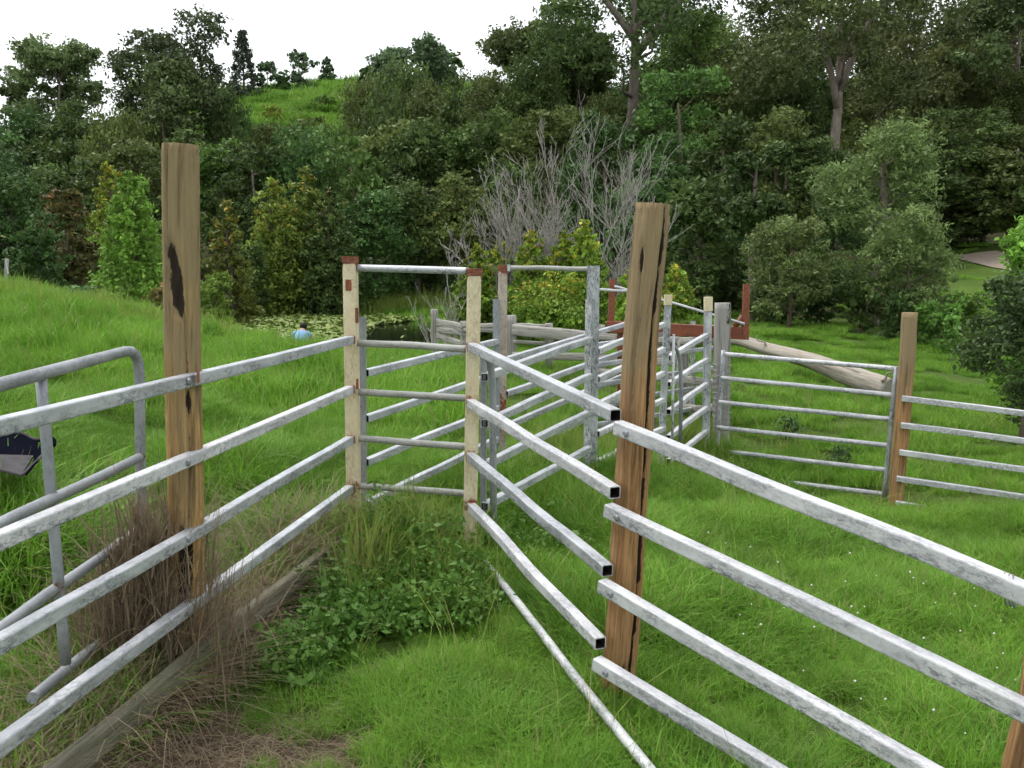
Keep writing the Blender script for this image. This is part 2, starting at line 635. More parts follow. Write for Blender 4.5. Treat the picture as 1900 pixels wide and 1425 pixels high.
ddirt = dirt(GXX, GYY).ravel()
forest_floor = ((GYY > 24) & (GYY < 95)).ravel() * .55 * np.clip((GYY.ravel() - 24) / 6, 0, 1)
_pxg = 950 + GXX.ravel() / np.maximum(GYY.ravel(), 1) * F
forest_floor = np.maximum(forest_floor, ((GYY.ravel() > 60) & ((_pxg > 880) | (_pxg < 330))) * .6)
forest_floor = forest_floor * ~((_pxg > 1740) & (_pxg < 2000) & (GYY.ravel() < 39))
pd = poly_dist(GXX, GYY, POND).ravel()
ddirt = np.maximum(ddirt, np.clip(1 - pd / .8, 0, 1) * .8)
ddirt = np.maximum(ddirt, in_poly(GXX, GYY, POND).ravel() * 1.0)
me = mesh_np('paddock_ground', np.stack([GXX.ravel(), GYY.ravel(), GZ.ravel()], 1), quads, GROUND, True, {'dirt': (ddirt, 'FLOAT'), 'litter': (forest_floor * 1.5, 'FLOAT')})
tag(link('paddock_ground', me), kind='structure')

# pond water
wm, nt, nodes, links, b = new_mat('dark_pond_water')
b.inputs['Base Color'].default_value = (.006, .007, .006, 1)
b.inputs['Roughness'].default_value = .06
b.inputs['IOR'].default_value = 1.33
pos = nodes.new('ShaderNodeNewGeometry').outputs['Position']
bump(nt, noise(nt, pos, 6, 3), .12, .03, b)
cpo = POND.mean(0)
ring = cpo + (POND - cpo) * 1.06
V = [(cpo[0], cpo[1], POND_Z)] + [(p[0], p[1], POND_Z) for p in ring]
me = mesh_pd('pond_water', V, [(0, i + 1, (i + 1) % len(ring) + 1) for i in range(len(ring))], wm)
tag(link('pond_water', me), kind='structure')

# dirt track seen through the gap in the trees on the right
tp = [at(x, y, Y) for x, y, Y in ((1788, 470, 37.3), (1815, 480, 36.2), (1850, 492, 35.6), (1930, 510, 35))]
mb = []
for p in tp:
    mb.append(p)
TR = plain('pale_dirt_track', (.27, .225, .18), .95, .25, 3, .1, .3)
V, Fc = [], []
for i in range(25):
    t = i / 24 * 3
    k = min(int(t), 2)
    p = tp[k] + (tp[k + 1] - tp[k]) * (t - k)
    for s in (-2.2, -.8, .8, 2.2):
        x, y = p[0] - .25 * s, p[1] + s
        V.append((x, y, gz(x, y) + .05))
for i in range(24):
    for j in range(3):
        Fc.append((i * 4 + j, i * 4 + j + 1, i * 4 + 5 + j, i * 4 + 4 + j))
tag(link('dirt_track', mesh_pd('dirt_track', V, Fc, TR)), kind='structure')

# ------------------------------------------------------------------ posts and rails
UPY = (0.0, -1.0, 0.0)


def round_post(mb, top, bot, r0, r1, seed, crack=None, stain=None, n=84, rings=80, wob=.003, greytop=0.25):
    """Split timber post: bot -> top, wandering surface, an optional drying crack and a charred hollow."""
    rg = np.random.default_rng(seed)
    path = seg(bot, top, rings)
    ph = rg.uniform(0, 6.28, 6)
    path[:, 0] += np.sin(np.linspace(0, 5, rings) + ph[0]) * wob * 1.5
    a = np.arange(n) * 2 * math.pi / n
    sec = np.zeros((rings, n, 2))
    mk = np.zeros((rings, n))
    for i in range(rings):
        t = i / (rings - 1)
        r = r0 + (r1 - r0) * t
        rr = r * (1 + .035 * np.sin(2 * a + ph[1]) + .02 * np.sin(5 * a + ph[2] + t * 2) + .013 * np.sin(9 * a + ph[3] + np.sin(t * 7) * .6)) + rg.normal(0, .0009, n)
        rr += .004 * math.sin(t * 17 + ph[4]) * np.sin(a + ph[5])
        if crack:
            for ca, c0, c1, cd in crack:
                w = ca + .10 * math.sin(t * 9 + seed)
                dd = np.abs((a - w + math.pi) % (2 * math.pi) - math.pi)
                k = np.clip(1 - dd / (.06 + cd * 3.2), 0, 1) * (c0 < t < c1)
                rr -= cd * k
                mk[i] = np.maximum(mk[i], (k > .2) * min(1.0, cd * 38))
        if stain:
            for sa, st, hw, hh, dp in stain:
                dd = ((a - sa + math.pi) % (2 * math.pi) - math.pi) / hw
                q = dd ** 2 + ((t - st) / hh) ** 2 + .35 * dd * (t - st) / hh
                k = np.clip(1.25 - q, 0, 1)
                rr -= dp * k
                mk[i] = np.maximum(mk[i], k * .9)
        if t > .985:
            rr *= rg.uniform(.90, 1.0, n)
        sec[i, :, 0] = np.cos(a) * rr
        sec[i, :, 1] = np.sin(a) * rr
    mb.sweep(path, sec, (1, 0, 0), 'flat', True, maskf=lambda ti, tj, L: mk[int(round(ti * (rings - 1))), int(round(tj * n)) % n])
    return mb


def build_post(name, mb, mat, parent, z0, z1):
    o = mb.build(name, mat, parent)
    co = np.array([v.co.z for v in o.data.vertices])
    t = (co - co.min()) / max(1e-6, co.max() - co.min())
    add_attr(o.data, 'grey', np.clip((t - z0) / (z1 - z0), 0, 1))
    return o


def rail(parent, a, b, w=.048, h=.048, mat=GALV, ext=(0, 0), hollow=True, name='rail', rust=(0, 0), n=9, wob=.0022, rnd=False, r=.0055):
    a, b = np.asarray(a, float), np.asarray(b, float)
    d = (b - a)
    Ln = np.linalg.norm(d)
    d = d / Ln
    a2, b2 = a - d * ext[0], b + d * ext[1]
    p = seg(a2, b2, n, wob)
    mb = MB()
    L2 = np.linalg.norm(b2 - a2)

    def mf(ti, tj, L):
        e0 = max(0, 1 - L / .06) * rust[0]
        e1 = max(0, 1 - (L2 - L) / .06) * rust[1]
        return max(e0, e1)
    # extra rings near the ends so that the rust stays at the joint
    t = np.unique(np.concatenate([np.linspace(0, 1, n), [.02, .05, .95, .98]]))
    p = np.stack([np.interp(t, np.linspace(0, 1, n), p[:, k]) for k in range(3)], 1)
    if rnd:
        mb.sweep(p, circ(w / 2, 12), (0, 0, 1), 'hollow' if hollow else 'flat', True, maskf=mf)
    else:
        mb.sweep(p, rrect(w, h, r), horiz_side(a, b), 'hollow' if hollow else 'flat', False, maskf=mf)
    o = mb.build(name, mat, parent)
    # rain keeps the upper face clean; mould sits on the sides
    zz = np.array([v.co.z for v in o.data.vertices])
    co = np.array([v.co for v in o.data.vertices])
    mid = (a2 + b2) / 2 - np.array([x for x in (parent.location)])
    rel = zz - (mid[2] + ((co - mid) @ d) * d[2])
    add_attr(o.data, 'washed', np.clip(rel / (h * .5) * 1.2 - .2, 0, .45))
    return o


def sq_post(parent, top, bot, w, d, mat, name='post', rust_at=(), cap=None, yaw=0.0, n=70, side=None, hollow=True):
    """Square steel post; rust_at: list of (height along 0..1 from the bottom, half length, amount)."""
    bot, top = np.asarray(bot, float), np.asarray(top, float)
    p = seg(bot, top, n)
    s = (math.cos(yaw), math.sin(yaw), 0)
    rs = random.random() * 9

    def mf(ti, tj, L):
        m = 0
        for rt, hw, am in rust_at:
            e = hw * (1 + .35 * math.sin(tj * 12.6 + rs + rt * 20))
            m = max(m, am * max(0, min(1, 1.6 - abs(ti - rt) / e)))
        return m
    mb = MB()
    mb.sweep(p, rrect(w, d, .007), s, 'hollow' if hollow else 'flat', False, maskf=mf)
    return mb.build(name, mat, parent)


def weld(parent, c, s=(.05, .05, .05), mat=RUST):
    mb = MB()
    c = np.asarray(c, float)
    n = 6
    p = seg(c - np.array([0, 0, s[2] / 2]), c + np.array([0, 0, s[2] / 2]), n)
    base = rrect(s[0], s[1], .006)
    sec = np.repeat(base[None], n, 0) * (1 + RNG.uniform(-.06, .04, (n, len(base), 1)))
    mb.sweep(p, sec, (1, 0, 0), 'flat')
    return mb.build('rust_scale', mat, parent)


# --- left side of the race: timber post with four long rails and a timber kick board
lf = thing('cattle_fence', 'left race fence of four galvanised rails on a tall pine post with dry grass', 'fence', at(345, 1270, 3.52))
Y0, Y1 = 2.46, 5.33
LR = [(791, 630), (1003, 722), (1197, 815), (1384, 905)]
for k, (ya, yb) in enumerate(LR):
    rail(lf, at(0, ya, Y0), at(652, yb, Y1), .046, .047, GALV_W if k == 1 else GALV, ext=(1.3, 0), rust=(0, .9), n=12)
mb = MB()
sa, sb = at(140, 1410, 2.72) + np.array([.02, 0, .02]), at(640, 996, 5.2) + np.array([.02, 0, .01])
d = sb - sa
p = seg(sa - d * .5, sb, 16, .004)
sec = np.repeat(rrect(.05, .085, .008)[None], 16, 0) * (1 + RNG.uniform(-.07, .05, (16, 12, 1)))
mb.sweep(p, sec, horiz_side(sa, sb), 'flat')
o = mb.build('kick_board', BOARDW, lf)
o['label'] = 'weathered grey timber board along the bottom of the fence'
mb = MB()
ptop, pbot = at(336, 268, 3.56), at(346, 1300, 3.56)
round_post(mb, ptop, pbot, .064, .0645, 3, crack=[(4.25, .05, .98, .008), (5.25, .1, .72, .010), (5.05, .86, 1.0, .008), (4.5, .35, .6, .006)],
           stain=[(4.72, .765, .50, .055, .014), (4.45, .805, .38, .035, .012), (4.95, .735, .35, .03, .01), (5.25, .28, .30, .06, .003), (4.9, .25, .5, .10, .003), (5.35, .56, .2, .02, .002)])
o = build_post('post', mb, PINE, lf, .45, 1.0)
# bolts through the rails
for k, (ya, yb) in enumerate(LR):
    t_ = (336 - 0) / 652
mb = MB()
c = at(368, 700, 3.46)
mb.sweep(seg(c + np.array([0, 0, -.02]), c + np.array([0, 0, .03]), 3), rrect(.004, .052, .001), (1, .2, 0), 'flat')
mb.build('wire_tie', RUST, lf)



def bolt(parent, c, dirv, r=.011):
    m = MB()
    dirv = np.asarray(dirv, float) / np.linalg.norm(dirv)
    m.sweep(np.array([c, c + dirv * .004, c + dirv * .010]), np.array([circ(r * 1.3, 6), circ(r * 1.3, 6), circ(r * .8, 6)]), (0, 0, 1), 'flat')
    m.build('bolt', GALV_D, parent)


for ya, yb in LR:
    a_, b_ = at(0, ya, Y0), at(652, yb, Y1)
    for px in (338,):
        # point of the rail in front of the post
        t_ = min(np.linspace(0, 1, 400), key=lambda t: abs(950 + F * ((a_ + (b_ - a_) * t)[0] / ((a_ + (b_ - a_) * t)[1] * CP - ((a_ + (b_ - a_) * t)[2] - EYE) * SP)) - px))
        c_ = a_ + (b_ - a_) * t_
        s_ = horiz_side(a_, b_)
        bolt(lf, c_ + s_ * .0235, s_)

# --- slide-gate frame of two cream posts with round rungs
sf = thing('slide_gate', 'cream painted steel gate frame with rust caps closing the end of the race', 'gate frame', at(760, 1010, 5.2))
YL, YR = 5.4, 5.06


def frac(y, ytop, ybot):
    return (ybot - y) / (ybot - ytop)


tops, bots = at(650, 476, YL), at(658, 1030, YL)
pl_ = sq_post(sf, tops, bots, .076, .076, CREAM, rust_at=[(frac(480, 476, 1030), .022, 1.1), (frac(528, 476, 1030), .022, .45), (frac(585, 476, 1030), .02, .42), (frac(632, 476, 1030), .02, .5),
                                                  (frac(724, 476, 1030), .018, .5), (frac(815, 476, 1030), .016, .45), (frac(900, 476, 1030), .03, .6), (.05, .1, .5)], yaw=-.05)
tops2, bots2 = at(880, 500, YR), at(871, 1040, YR)
pr_ = sq_post(sf, tops2, bots2, .074, .078, CREAM, rust_at=[(frac(504, 500, 1040), .02, 1.1), (frac(635, 500, 1040), .02, .62), (frac(735, 500, 1040), .018, .62), (frac(833, 500, 1040), .018, .62),
                                                     (frac(930, 500, 1040), .022, .65), (.06, .12, .5)], yaw=.06)
for (ya, yb) in ((497, 503), (636, 648), (727, 739), (813, 829), (901, 916), (985, 1006)):
    rail(sf, at(661, ya, YL), at(868, yb, YR), .040, .040, GALV_T if ya > 600 else GALV, hollow=False, name='rung', rust=(.7, .6), rnd=True, wob=.0008)
# rust-scabbed sleeve on the left post, seen from the race
for (cx, cy_, Yq, s) in ((650, 482, 5.4, (.083, .083, .040)), (881, 505, 5.06, (.080, .084, .036)), (647, 529, 5.363, (.036, .008, .062)), (662, 585, 5.372, (.018, .03, .085)), (663, 712, 5.372, (.012, .03, .06))):
    weld(pl_ if cx < 700 else pr_, at(cx, cy_, Yq), s)
# bent pipe brace behind the right cream post
bp = [at(882, 640, 5.20), at(893, 644, 5.25), at(903, 655, 5.29), at(910, 675, 5.33), at(913, 705, 5.35), at(914, 760, 5.36), at(915, 880, 5.36), at(916, 1010, 5.36)]
mb = MB()
mb.sweep(np.array(bp), circ(.022, 10), (0, 1, 0), 'flat', True)
mb.build('bent_brace', GALV_D, sf)

# --- grey steel post just behind the left cream post, start of the curved race
g1 = thing('cattle_fence', 'far side fence of the curved race starting at a grey post beside the cream frame', 'fence', at(672, 1000, 5.62))
sq_post(g1, at(671, 588, 5.62), at(673, 1020, 5.62), .050, .05, GALV_D, rust_at=[(.63, .03, .45)])
for ya, yb in ((692, 634), (777, 694), (858, 757), (936, 815)):
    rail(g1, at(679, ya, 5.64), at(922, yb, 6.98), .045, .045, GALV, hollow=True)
sq_post(g1, at(921, 555, 7.0), at(921, 860, 7.0), .052, .05, GALV_D)

# --- second frame: rusty post, grey channel post and a top pipe
f2 = thing('slide_gate', 'galvanised gate frame with one rust-eaten post in the middle of the yards', 'gate frame', at(1015, 880, 7.1))
pq_ = sq_post(f2, at(933, 492, 7.12), at(930, 890, 7.12), .070, .06, RUSTP, rust_at=[(.995, .03, 1.0), (.32, .14, .5), (.55, .05, .3)])
sq_post(f2, at(1101, 493, 7.05), at(1096, 900, 7.05), .092, .045, GALV, rust_at=[(.62, .01, .3)])
mb = MB()
mb.sweep(seg(at(1092, 556, 7.0), at(1088, 895, 7.0), 8), rrect(.046, .03, .005), (1, 0, 0), 'flat')
mb.build('slide_track', GALV_W, f2)
rail(f2, at(941, 497, 7.1), at(1092, 499, 7.05), .036, .036, GALV_T, hollow=False, name='top_pipe', rnd=True, rust=(.4, 0))
weld(pq_, at(944, 497, 7.1), (.022, .05, .05), GALV_W)

# --- near side of the curved race: pipe panel between the bent brace and the second frame
g2 = thing('cattle_fence', 'sloping five rail steel panel leading from the cream frame to the middle gate frame', 'fence', at(915, 1000, 5.45))
for ya, yb in ((700, 630), (786, 698), (864, 766), (940, 832), (1010, 893)):
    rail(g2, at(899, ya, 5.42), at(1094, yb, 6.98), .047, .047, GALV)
sq_post(g2, at(897, 640, 5.46), at(897, 1030, 5.46), .036, .036, GALV_D)

# --- far side beyond the rusty post
g3 = thing('cattle_fence', 'far run of race rails behind the rust-eaten post', 'fence', at(1050, 800, 8.5))
for ya, yb in ((668, 598), (731, 648), (792, 690), (850, 735)):
    rail(g3, at(938, ya, 7.15), at(1172, yb, 10.0), .045, .045, GALV)
sq_post(g3, at(1172, 585, 10.02), at(1168, 800, 10.02), .05, .05, GALV_D)

# --- near side beyond the second frame, running behind the right timber post
g4 = thing('cattle_fence', 'race rails running behind the cracked pine post to two thin cream topped posts', 'fence', at(1200, 850, 8.0))
for ya, yb in ((652, 602), (704, 648), (752, 692), (805, 742), (858, 795)):
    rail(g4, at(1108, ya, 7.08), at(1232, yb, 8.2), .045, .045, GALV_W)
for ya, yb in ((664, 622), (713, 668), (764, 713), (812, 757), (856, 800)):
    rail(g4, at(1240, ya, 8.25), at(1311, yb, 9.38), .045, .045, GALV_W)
pc1 = sq_post(g4, at(1240, 548, 8.2), at(1226, 860, 8.2), .058, .05, GALV, rust_at=[(.55, .02, .4)])
pc2 = sq_post(g4, at(1314, 552, 9.4), at(1309, 840, 9.4), .072, .06, GALV, rust_at=[(.75, .03, .5), (.4, .06, .35)])
mb = MB()
mb.sweep(seg(at(1240, 547, 8.19), at(1239, 566, 8.19), 3), rrect(.066, .056, .006), (1, 0, 0), 'flat')
mb.build('cream_cap', CREAM, pc1)
mb = MB()
mb.sweep(seg(at(1314, 551, 9.39), at(1314, 577, 9.39), 3), rrect(.08, .066, .006), (1, 0, 0), 'flat')
mb.build('cream_cap', CREAM, pc2)
mb = MB()
mb.sweep(seg(at(1250, 620, 8.16), at(1247, 850, 8.16), 3), circ(.012, 8), (1, 0, 0), 'flat', True)
mb.build('hinge_rod', GALV_W, pc1)
mb = MB()
mb.sweep(np.array([at(1250, 642, 8.2), at(1256, 650, 8.3), at(1262, 668, 8.35), at(1264, 720, 8.4), at(1262, 830, 8.4)]), circ(.018, 8), (0, 1, 0), 'flat', True)
mb.build('bent_pipe', GALV_D, g4)

g5 = thing('cattle_fence', 'innermost race rails seen between the middle gate frame and the thin posts', 'fence', at(1230, 780, 10))
for ya, yb in ((640, 606), (677, 645), (714, 682), (750, 716), (788, 752)):
    rail(g5, at(1106, ya, 8.7), at(1328, yb, 11.2), .044, .044, GALV)
sq_post(g5, at(1214, 590, 9.9), at(1212, 800, 9.9), .05, .05, GALV_D)
sq_post(g5, at(1286, 596, 10.8), at(1284, 780, 10.8), .05, .05, GALV)

# --- rusty U shaped steel bail
ub = thing('rusty_bail', 'deep red rusty U shaped steel channel standing across the yards', 'steel frame', at(1260, 830, 9.8))
sq_post(ub, at(1137, 518, 10.1), at(1133, 612, 10.1), .066, .066, RUST, name='upright', rust_at=[(.5, .6, .4)])
sq_post(ub, at(1385, 528, 9.75), at(1382, 626, 9.75), .066, .066, RUST, name='upright', rust_at=[(.5, .6, .4)])
rail(ub, at(1126, 606, 10.1), at(1390, 619, 9.75), .08, .125, RUST, hollow=False, name='cross_channel')
rail(ub, at(1140, 531, 10.06), at(1382, 601, 9.71), .026, .026, GALV_W, hollow=False, name='pipe', rnd=True)
rail(ub, at(1112, 537, 9.2), at(1180, 541, 9.6), .026, .026, GALV_W, hollow=False, name='pipe', rnd=True)
mb = MB()
mb.sweep(seg(at(1150, 612, 10.1), at(1150, 830, 10.1), 4), rrect(.06, .06, .006), (1, 0, 0), 'flat')
mb.build('leg', RUST, ub)
mb = MB()
mb.sweep(seg(at(1329, 622, 9.8), at(1326, 830, 9.8), 4), rrect(.05, .05, .006), (1, 0, 0), 'flat')
mb.build('leg', RUST, ub)
mb = MB()
mb.sweep(np.array([at(1362, 606, 9.78), at(1371, 598, 9.77), at(1378, 586, 9.76)]), circ(.03, 8), (0, 1, 0), 'flat', True)
mb.build('gusset', RUST, ub)

# --- near right panel: four square rails with open ends and a bottom pipe
fr = thing('cattle_fence', 'panel of open ended square rails between the right cream post and the cracked pine post', 'fence', at(1000, 1150, 4.2))
for k, (x0, ya, x1, yb) in enumerate(((874, 643, 1142, 771), (872, 747, 1141, 914), (872, 846, 1127, 1059), (874, 940, 1114, 1194))):
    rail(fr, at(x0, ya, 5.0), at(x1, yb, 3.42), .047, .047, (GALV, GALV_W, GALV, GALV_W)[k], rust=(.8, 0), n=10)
rail(fr, at(898, 1040, 4.92), at(1100, 1294, 3.36), .038, .038, GALV_W, ext=(0, .9), hollow=True, name='bottom_pipe', rnd=True, wob=.003)

# --- right fence with the cracked pine post
rf = thing('cattle_fence', 'near right fence of four white chalky rails on a deeply cracked pine post', 'fence', at(1140, 1310, 3.5))
mb = MB()
round_post(mb, at(1213, 378, 3.52), at(1138, 1345, 3.52), .0645, .0625, 11, crack=[(5.32, .10, 1.0, .030), (4.2, .62, .9, .006), (4.85, .03, .13, .02)],
           stain=[(4.15, .90, .15, .03, .008), (4.75, .57, .09, .008, .006), (4.9, .615, .05, .006, .006)], wob=.004)
build_post('post', mb, PINE_R, rf, .62, 1.0)
for k, (x0, ya, x1, yb) in enumerate(((1147, 793, 1900, 1100), (1129, 946, 1900, 1322), (1117, 1086, 1900, 1530), (1107, 1230, 1900, 1718))):
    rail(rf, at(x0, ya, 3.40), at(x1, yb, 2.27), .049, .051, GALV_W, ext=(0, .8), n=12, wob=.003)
for x0, ya, x1, yb in ((1147, 793, 1900, 1100), (1129, 946, 1900, 1322), (1117, 1086, 1900, 1530), (1107, 1230, 1900, 1718)):
    a_, b_ = at(x0, ya, 3.40), at(x1, yb, 2.27)
    s_ = -horiz_side(a_, b_)
    if s_[1] > 0:
        s_ = -s_
    c_ = a_ + (b_ - a_) * .045
    bolt(rf, c_ + s_ * .0247, s_)
mb = MB()
round_post(mb, at(1985, 960, 2.42), at(1880, 1560, 2.42), .056, .056, 5, crack=[(4.4, 0, 1, .01)], n=20, rings=30)
build_post('post', mb, PINE_R, rf, 1.5, 2)
mb = MB()
c = at(1858, 1088, 2.33)
for q in range(3):
    aa = np.linspace(0, 6.6, 16)
    dd = at(1900, 1100, 2.27) - at(1700, 1018, 2.57)
    dd /= np.linalg.norm(dd)
    pth = np.array([c + np.array([math.cos(t) * .036 * .5, math.cos(t) * .036 * .8, math.sin(t) * .04]) + dd * (.012 * q + .004 * t) for t in aa])
    mb.sweep(pth, circ(.0022, 5), tuple(dd), 'flat', True)
mb.build('wire_tie', GALV_D, rf)

# --- far right gate and fence
fg = thing('cattle_gate', 'six bar galvanised gate hung between the grey timber post and the far pine post', 'gate', at(1500, 930, 9.0))
for x0, ya, x1, yb in ((1345, 657, 1660, 684), (1338, 701, 1657, 733), (1334, 746, 1653, 778), (1331, 793, 1650, 827), (1330, 836, 1646, 872), (1330, 880, 1642, 917)):
    rail(fg, at(x0, ya, 9.4), at(x1, yb, 8.62), .046, .046, GALV_W, hollow=False, name='bar', rnd=True)
mb = MB()
mb.sweep(seg(at(1663, 680, 8.61), at(1641, 925, 8.61), 8), circ(.024, 10), (1, 0, 0), 'flat', True)
mb.build('end_pipe', GALV, fg)
mb = MB()
mb.sweep(seg(at(1342, 650, 9.41), at(1328, 885, 9.41), 8), circ(.022, 10), (1, 0, 0), 'flat', True)
mb.build('end_pipe', GALV, fg)

ff = thing('cattle_fence', 'far right fence of five rails on a reddish brown round pine post', 'fence', at(1663, 925, 8.5))
mb = MB()
round_post(mb, at(1689, 580, 8.5), at(1661, 950, 8.5), .066, .068, 21, n=18, rings=40, crack=[(5.4, .3, .9, .006)])
build_post('post', mb, PINE_R, ff, .55, .95)
for x0, ya, x1, yb in ((1674, 739, 1900, 767), (1672, 789, 1900, 818), (1669, 839, 1900, 871), (1664, 888, 1900, 922), (1662, 934, 1900, 972)):
    rail(ff, at(x0, ya, 8.42), at(x1, yb, 7.92), .05, .05, GALV_W, ext=(0, 1.6), hollow=False)
# --- grey timber gate post with wrapped wire
gp = thing('gate_post', 'squat silver grey timber gate post wrapped with fencing wire', 'post', at(1338, 822, 9.6))
mb = MB()
p = seg(at(1337, 835, 9.62), at(1341, 562, 9.62), 24)
sec = np.repeat(rrect(.15, .13, .03, 4)[None], 24, 0) * (1 + RNG.uniform(-.04, .04, (24, 16, 1)))
mb.sweep(p, sec, (1, .1, 0), 'flat', True, maskf=lambda ti, tj, L: .55 if (ti > .85 and tj > .7) else 0)
gpt = build_post('timber', mb, GREYW, gp, .1, .6)
for q in range(12):
    yq = 672 + q * 10.5
    mb = MB()
    c = at(1339, yq, 9.62)
    aa = np.linspace(0, 2 * math.pi, 13)
    sq = rrect(.165, .145, .03, 4)
    pth = np.array([c + np.array([sq[j % 16, 0], sq[j % 16, 1], sq[j % 16, 0] * .28 + .008 * math.sin(j + q)]) for j in range(17)])
    mb.sweep(pth, circ(.0035, 5), (0, 0, 1), 'none', True)
    mb.build('wire_wrap', GALV, gpt)

# --- old timber stock fence behind the steel yards
tf = thing('timber_fence', 'old silver grey split timber rail fence behind the steel race', 'fence', at(950, 690, 13.0))


def plank(a, b, w, h, mat=GREYW, parent=tf, name='timber_rail', n=10, rough=.05):
    mb = MB()
    p = seg(a, b, n, .003)
    s = rrect(w, h, min(w, h) * .3, 3)
    sec = np.repeat(s[None], n, 0) * (1 + RNG.uniform(-rough, rough, (n, len(s), 1)))
    mb.sweep(p, sec, horiz_side(a, b) if abs((np.asarray(b) - a)[2]) < np.linalg.norm((np.asarray(b) - a)[:2]) else (1, 0, 0), 'flat', True)
    return mb.build(name, mat, parent)


for x, yt, yb, Y, w in ((806, 574, 690, 15.6, .12), (948, 585, 720, 13.2, .15), (1018, 600, 720, 12.9, .11), (1113, 603, 730, 12.2, .13), (1266, 632, 760, 11.0, .13), (860, 596, 690, 14.6, .10)):
    plank(at(x + 2, yb, Y), at(x, yt, Y), w, w, name='timber_post', n=12)
for a, b_, w, h in (((812, 598, 15.5), (862, 611, 14.5), .06, .13), ((812, 612, 15.5), (862, 618, 14.5), .05, .10), ((812, 622, 15.5), (862, 640, 14.5), .05, .10),
                    ((862, 603, 14.5), (945, 604, 13.2), .05, .07), ((862, 612, 14.5), (945, 613, 13.2), .05, .07),
                    ((953, 603, 13.15), (1016, 606, 12.85), .05, .06), ((953, 612, 13.0), (1110, 628, 12.1), .08, .155), ((953, 634, 13.0), (1012, 637, 12.85), .05, .05),
                    ((953, 660, 13.0), (1110, 662, 12.1), .06, .10), ((1112, 625, 12.1), (1262, 632, 11.0), .07, .09), ((1112, 636, 12.15), (1262, 646, 11.05), .05, .09), ((1112, 665, 12.1), (1262, 672, 11.0), .06, .10), ((1112, 690, 12.1), (1262, 704, 11.0), .06, .10),
                    ((1262, 633, 11.0), (1332, 628, 10.0), .07, .09), ((1262, 704, 11.0), (1332, 712, 10.0), .06, .09), ((1262, 755, 11.0), (1332, 760, 10.0), .06, .08)):
    plank(at(*a), at(*b_), w, h)

# --- swung pipe gate on the left
pg = thing('pipe_gate', 'round cornered grey pipe gate standing open behind the left fence', 'gate', at(110, 1230, 3.2))
GY0, GY1 = 2.75, 3.95
mb = MB()
tl = at(0, 714, GY0)
tr = at(232, 652, GY1 - .1)
d = tr - tl
ex = tl - d * .8
path = [ex, tl, tl + d * .5, tr, at(243, 652, GY1 - .05), at(252, 660, GY1 - .02), at(257, 675, GY1), at(259, 700, GY1), at(260, 800, GY1), at(262, 960, GY1), at(263, 1090, GY1)]
mb.sweep(np.array(path), circ(.0215, 14), horiz_side(tl, tr), 'flat', True)
mb.build('frame_pipe', GALV_D, pg)
for (a, b_) in (((-260, 1105, 2.0), (262, 847, GY1)), ((-260, 1355, 2.0), (262, 978, GY1)), ((60, 1295, 2.85), (262, 1130, GY1))):
    A, B = at(*a), at(*b_)
    rail(pg, A, B, .038, .038, GALV_D, hollow=False, name='bar', rnd=True, rust=(0, 1.0))
mb = MB()
mb.sweep(seg(at(76, 700, 3.05), at(122, 1232, 3.05), 8), circ(.018, 12), (1, 0, 0), 'flat', True, maskf=lambda ti, tj, L: .55 if abs(ti - .44) < .09 or abs(ti - .72) < .09 else 0)
mb.build('upright', GALV_D, pg)

# --- old feed trough lying behind the gate
tb = thing('feed_trough', 'dark open metal feed trough tilted on the grass behind the pipe gate', 'trough', at(20, 940, 4.6))
TUB_D = plain('dark_tub_wall', (.006, .0065, .012), 1.0, .3, 12, 0.0)
TUB_G = plain('grey_tub_lip', (.075, .070, .074), .9, .5, 18, .05)
A = at(78, 845, 4.55)
B = at(40, 882, 4.25)
Cc = at(-120, 842, 4.35)
E = at(75, 815, 4.9)
Fp = at(24, 803, 5.05)


def slab(parent, name, pts, th, mat):
    pts = [np.asarray(p, float) for p in pts]
    nrm = np.cross(pts[1] - pts[0], pts[2] - pts[0])
    nrm /= np.linalg.norm(nrm)
    tot = np.array(parent.location)
    V = [p - nrm * th / 2 - tot for p in pts] + [p + nrm * th / 2 - tot for p in pts]
    n = len(pts)
    Fs = [tuple(range(n))[::-1], tuple(range(n, 2 * n))] + [(i, (i + 1) % n, n + (i + 1) % n, n + i) for i in range(n)]
    return link(name, mesh_pd(name, V, Fs, mat), parent)


in1, in2 = at(62, 847, 4.75), at(-60, 848, 4.65)
slab(tb, 'floor_panel', [in2, in1, B, Cc], .012, TUB_G)
slab(tb, 'back_panel', [at(-90, 790, 5.05), Fp, at(72, 816, 4.92), in1 + np.array([0, .03, -.01]), in2 + np.array([0, .03, -.01])], .012, TUB_D)
slab(tb, 'side_panel', [at(76, 816, 4.92), A, B + np.array([.02, 0, 0]), in1 + np.array([.015, .02, 0])], .010, TUB_D)
rail(tb, A, B, .012, .016, TUB_G, hollow=False, name='rim')
rail(tb, Fp, at(76, 815, 4.9), .012, .014, TUB_G, hollow=False, name='rim')
rail(tb, B, Cc, .012, .014, TUB_G, hollow=False, name='rim')
for q in (in1 + np.array([-.12, .02, 0]), in2 + np.array([-.1, .02, 0])):
    g_ = q.copy()
    g_[2] = gz(q[0], q[1]) - .05
    rail(tb, g_, q, .014, .014, TUB_D, hollow=False, name='leg', n=3)
mb = MB()
mb.sweep(seg(at(96, 812, 4.85), at(100, 828, 4.8), 5), np.array([circ(r_, 8) for r_ in (.008, .016, .018, .016, .008)]), (1, 0, 0), 'flat', True)
mb.build('handle_knob', TUB_D, tb)
mb = MB()
mb.sweep(seg(at(72, 818, 4.9), at(98, 820, 4.83), 3), circ(.006, 6), (0, 1, 0), 'flat', True)
mb.build('handle_rod', TUB_D, tb)

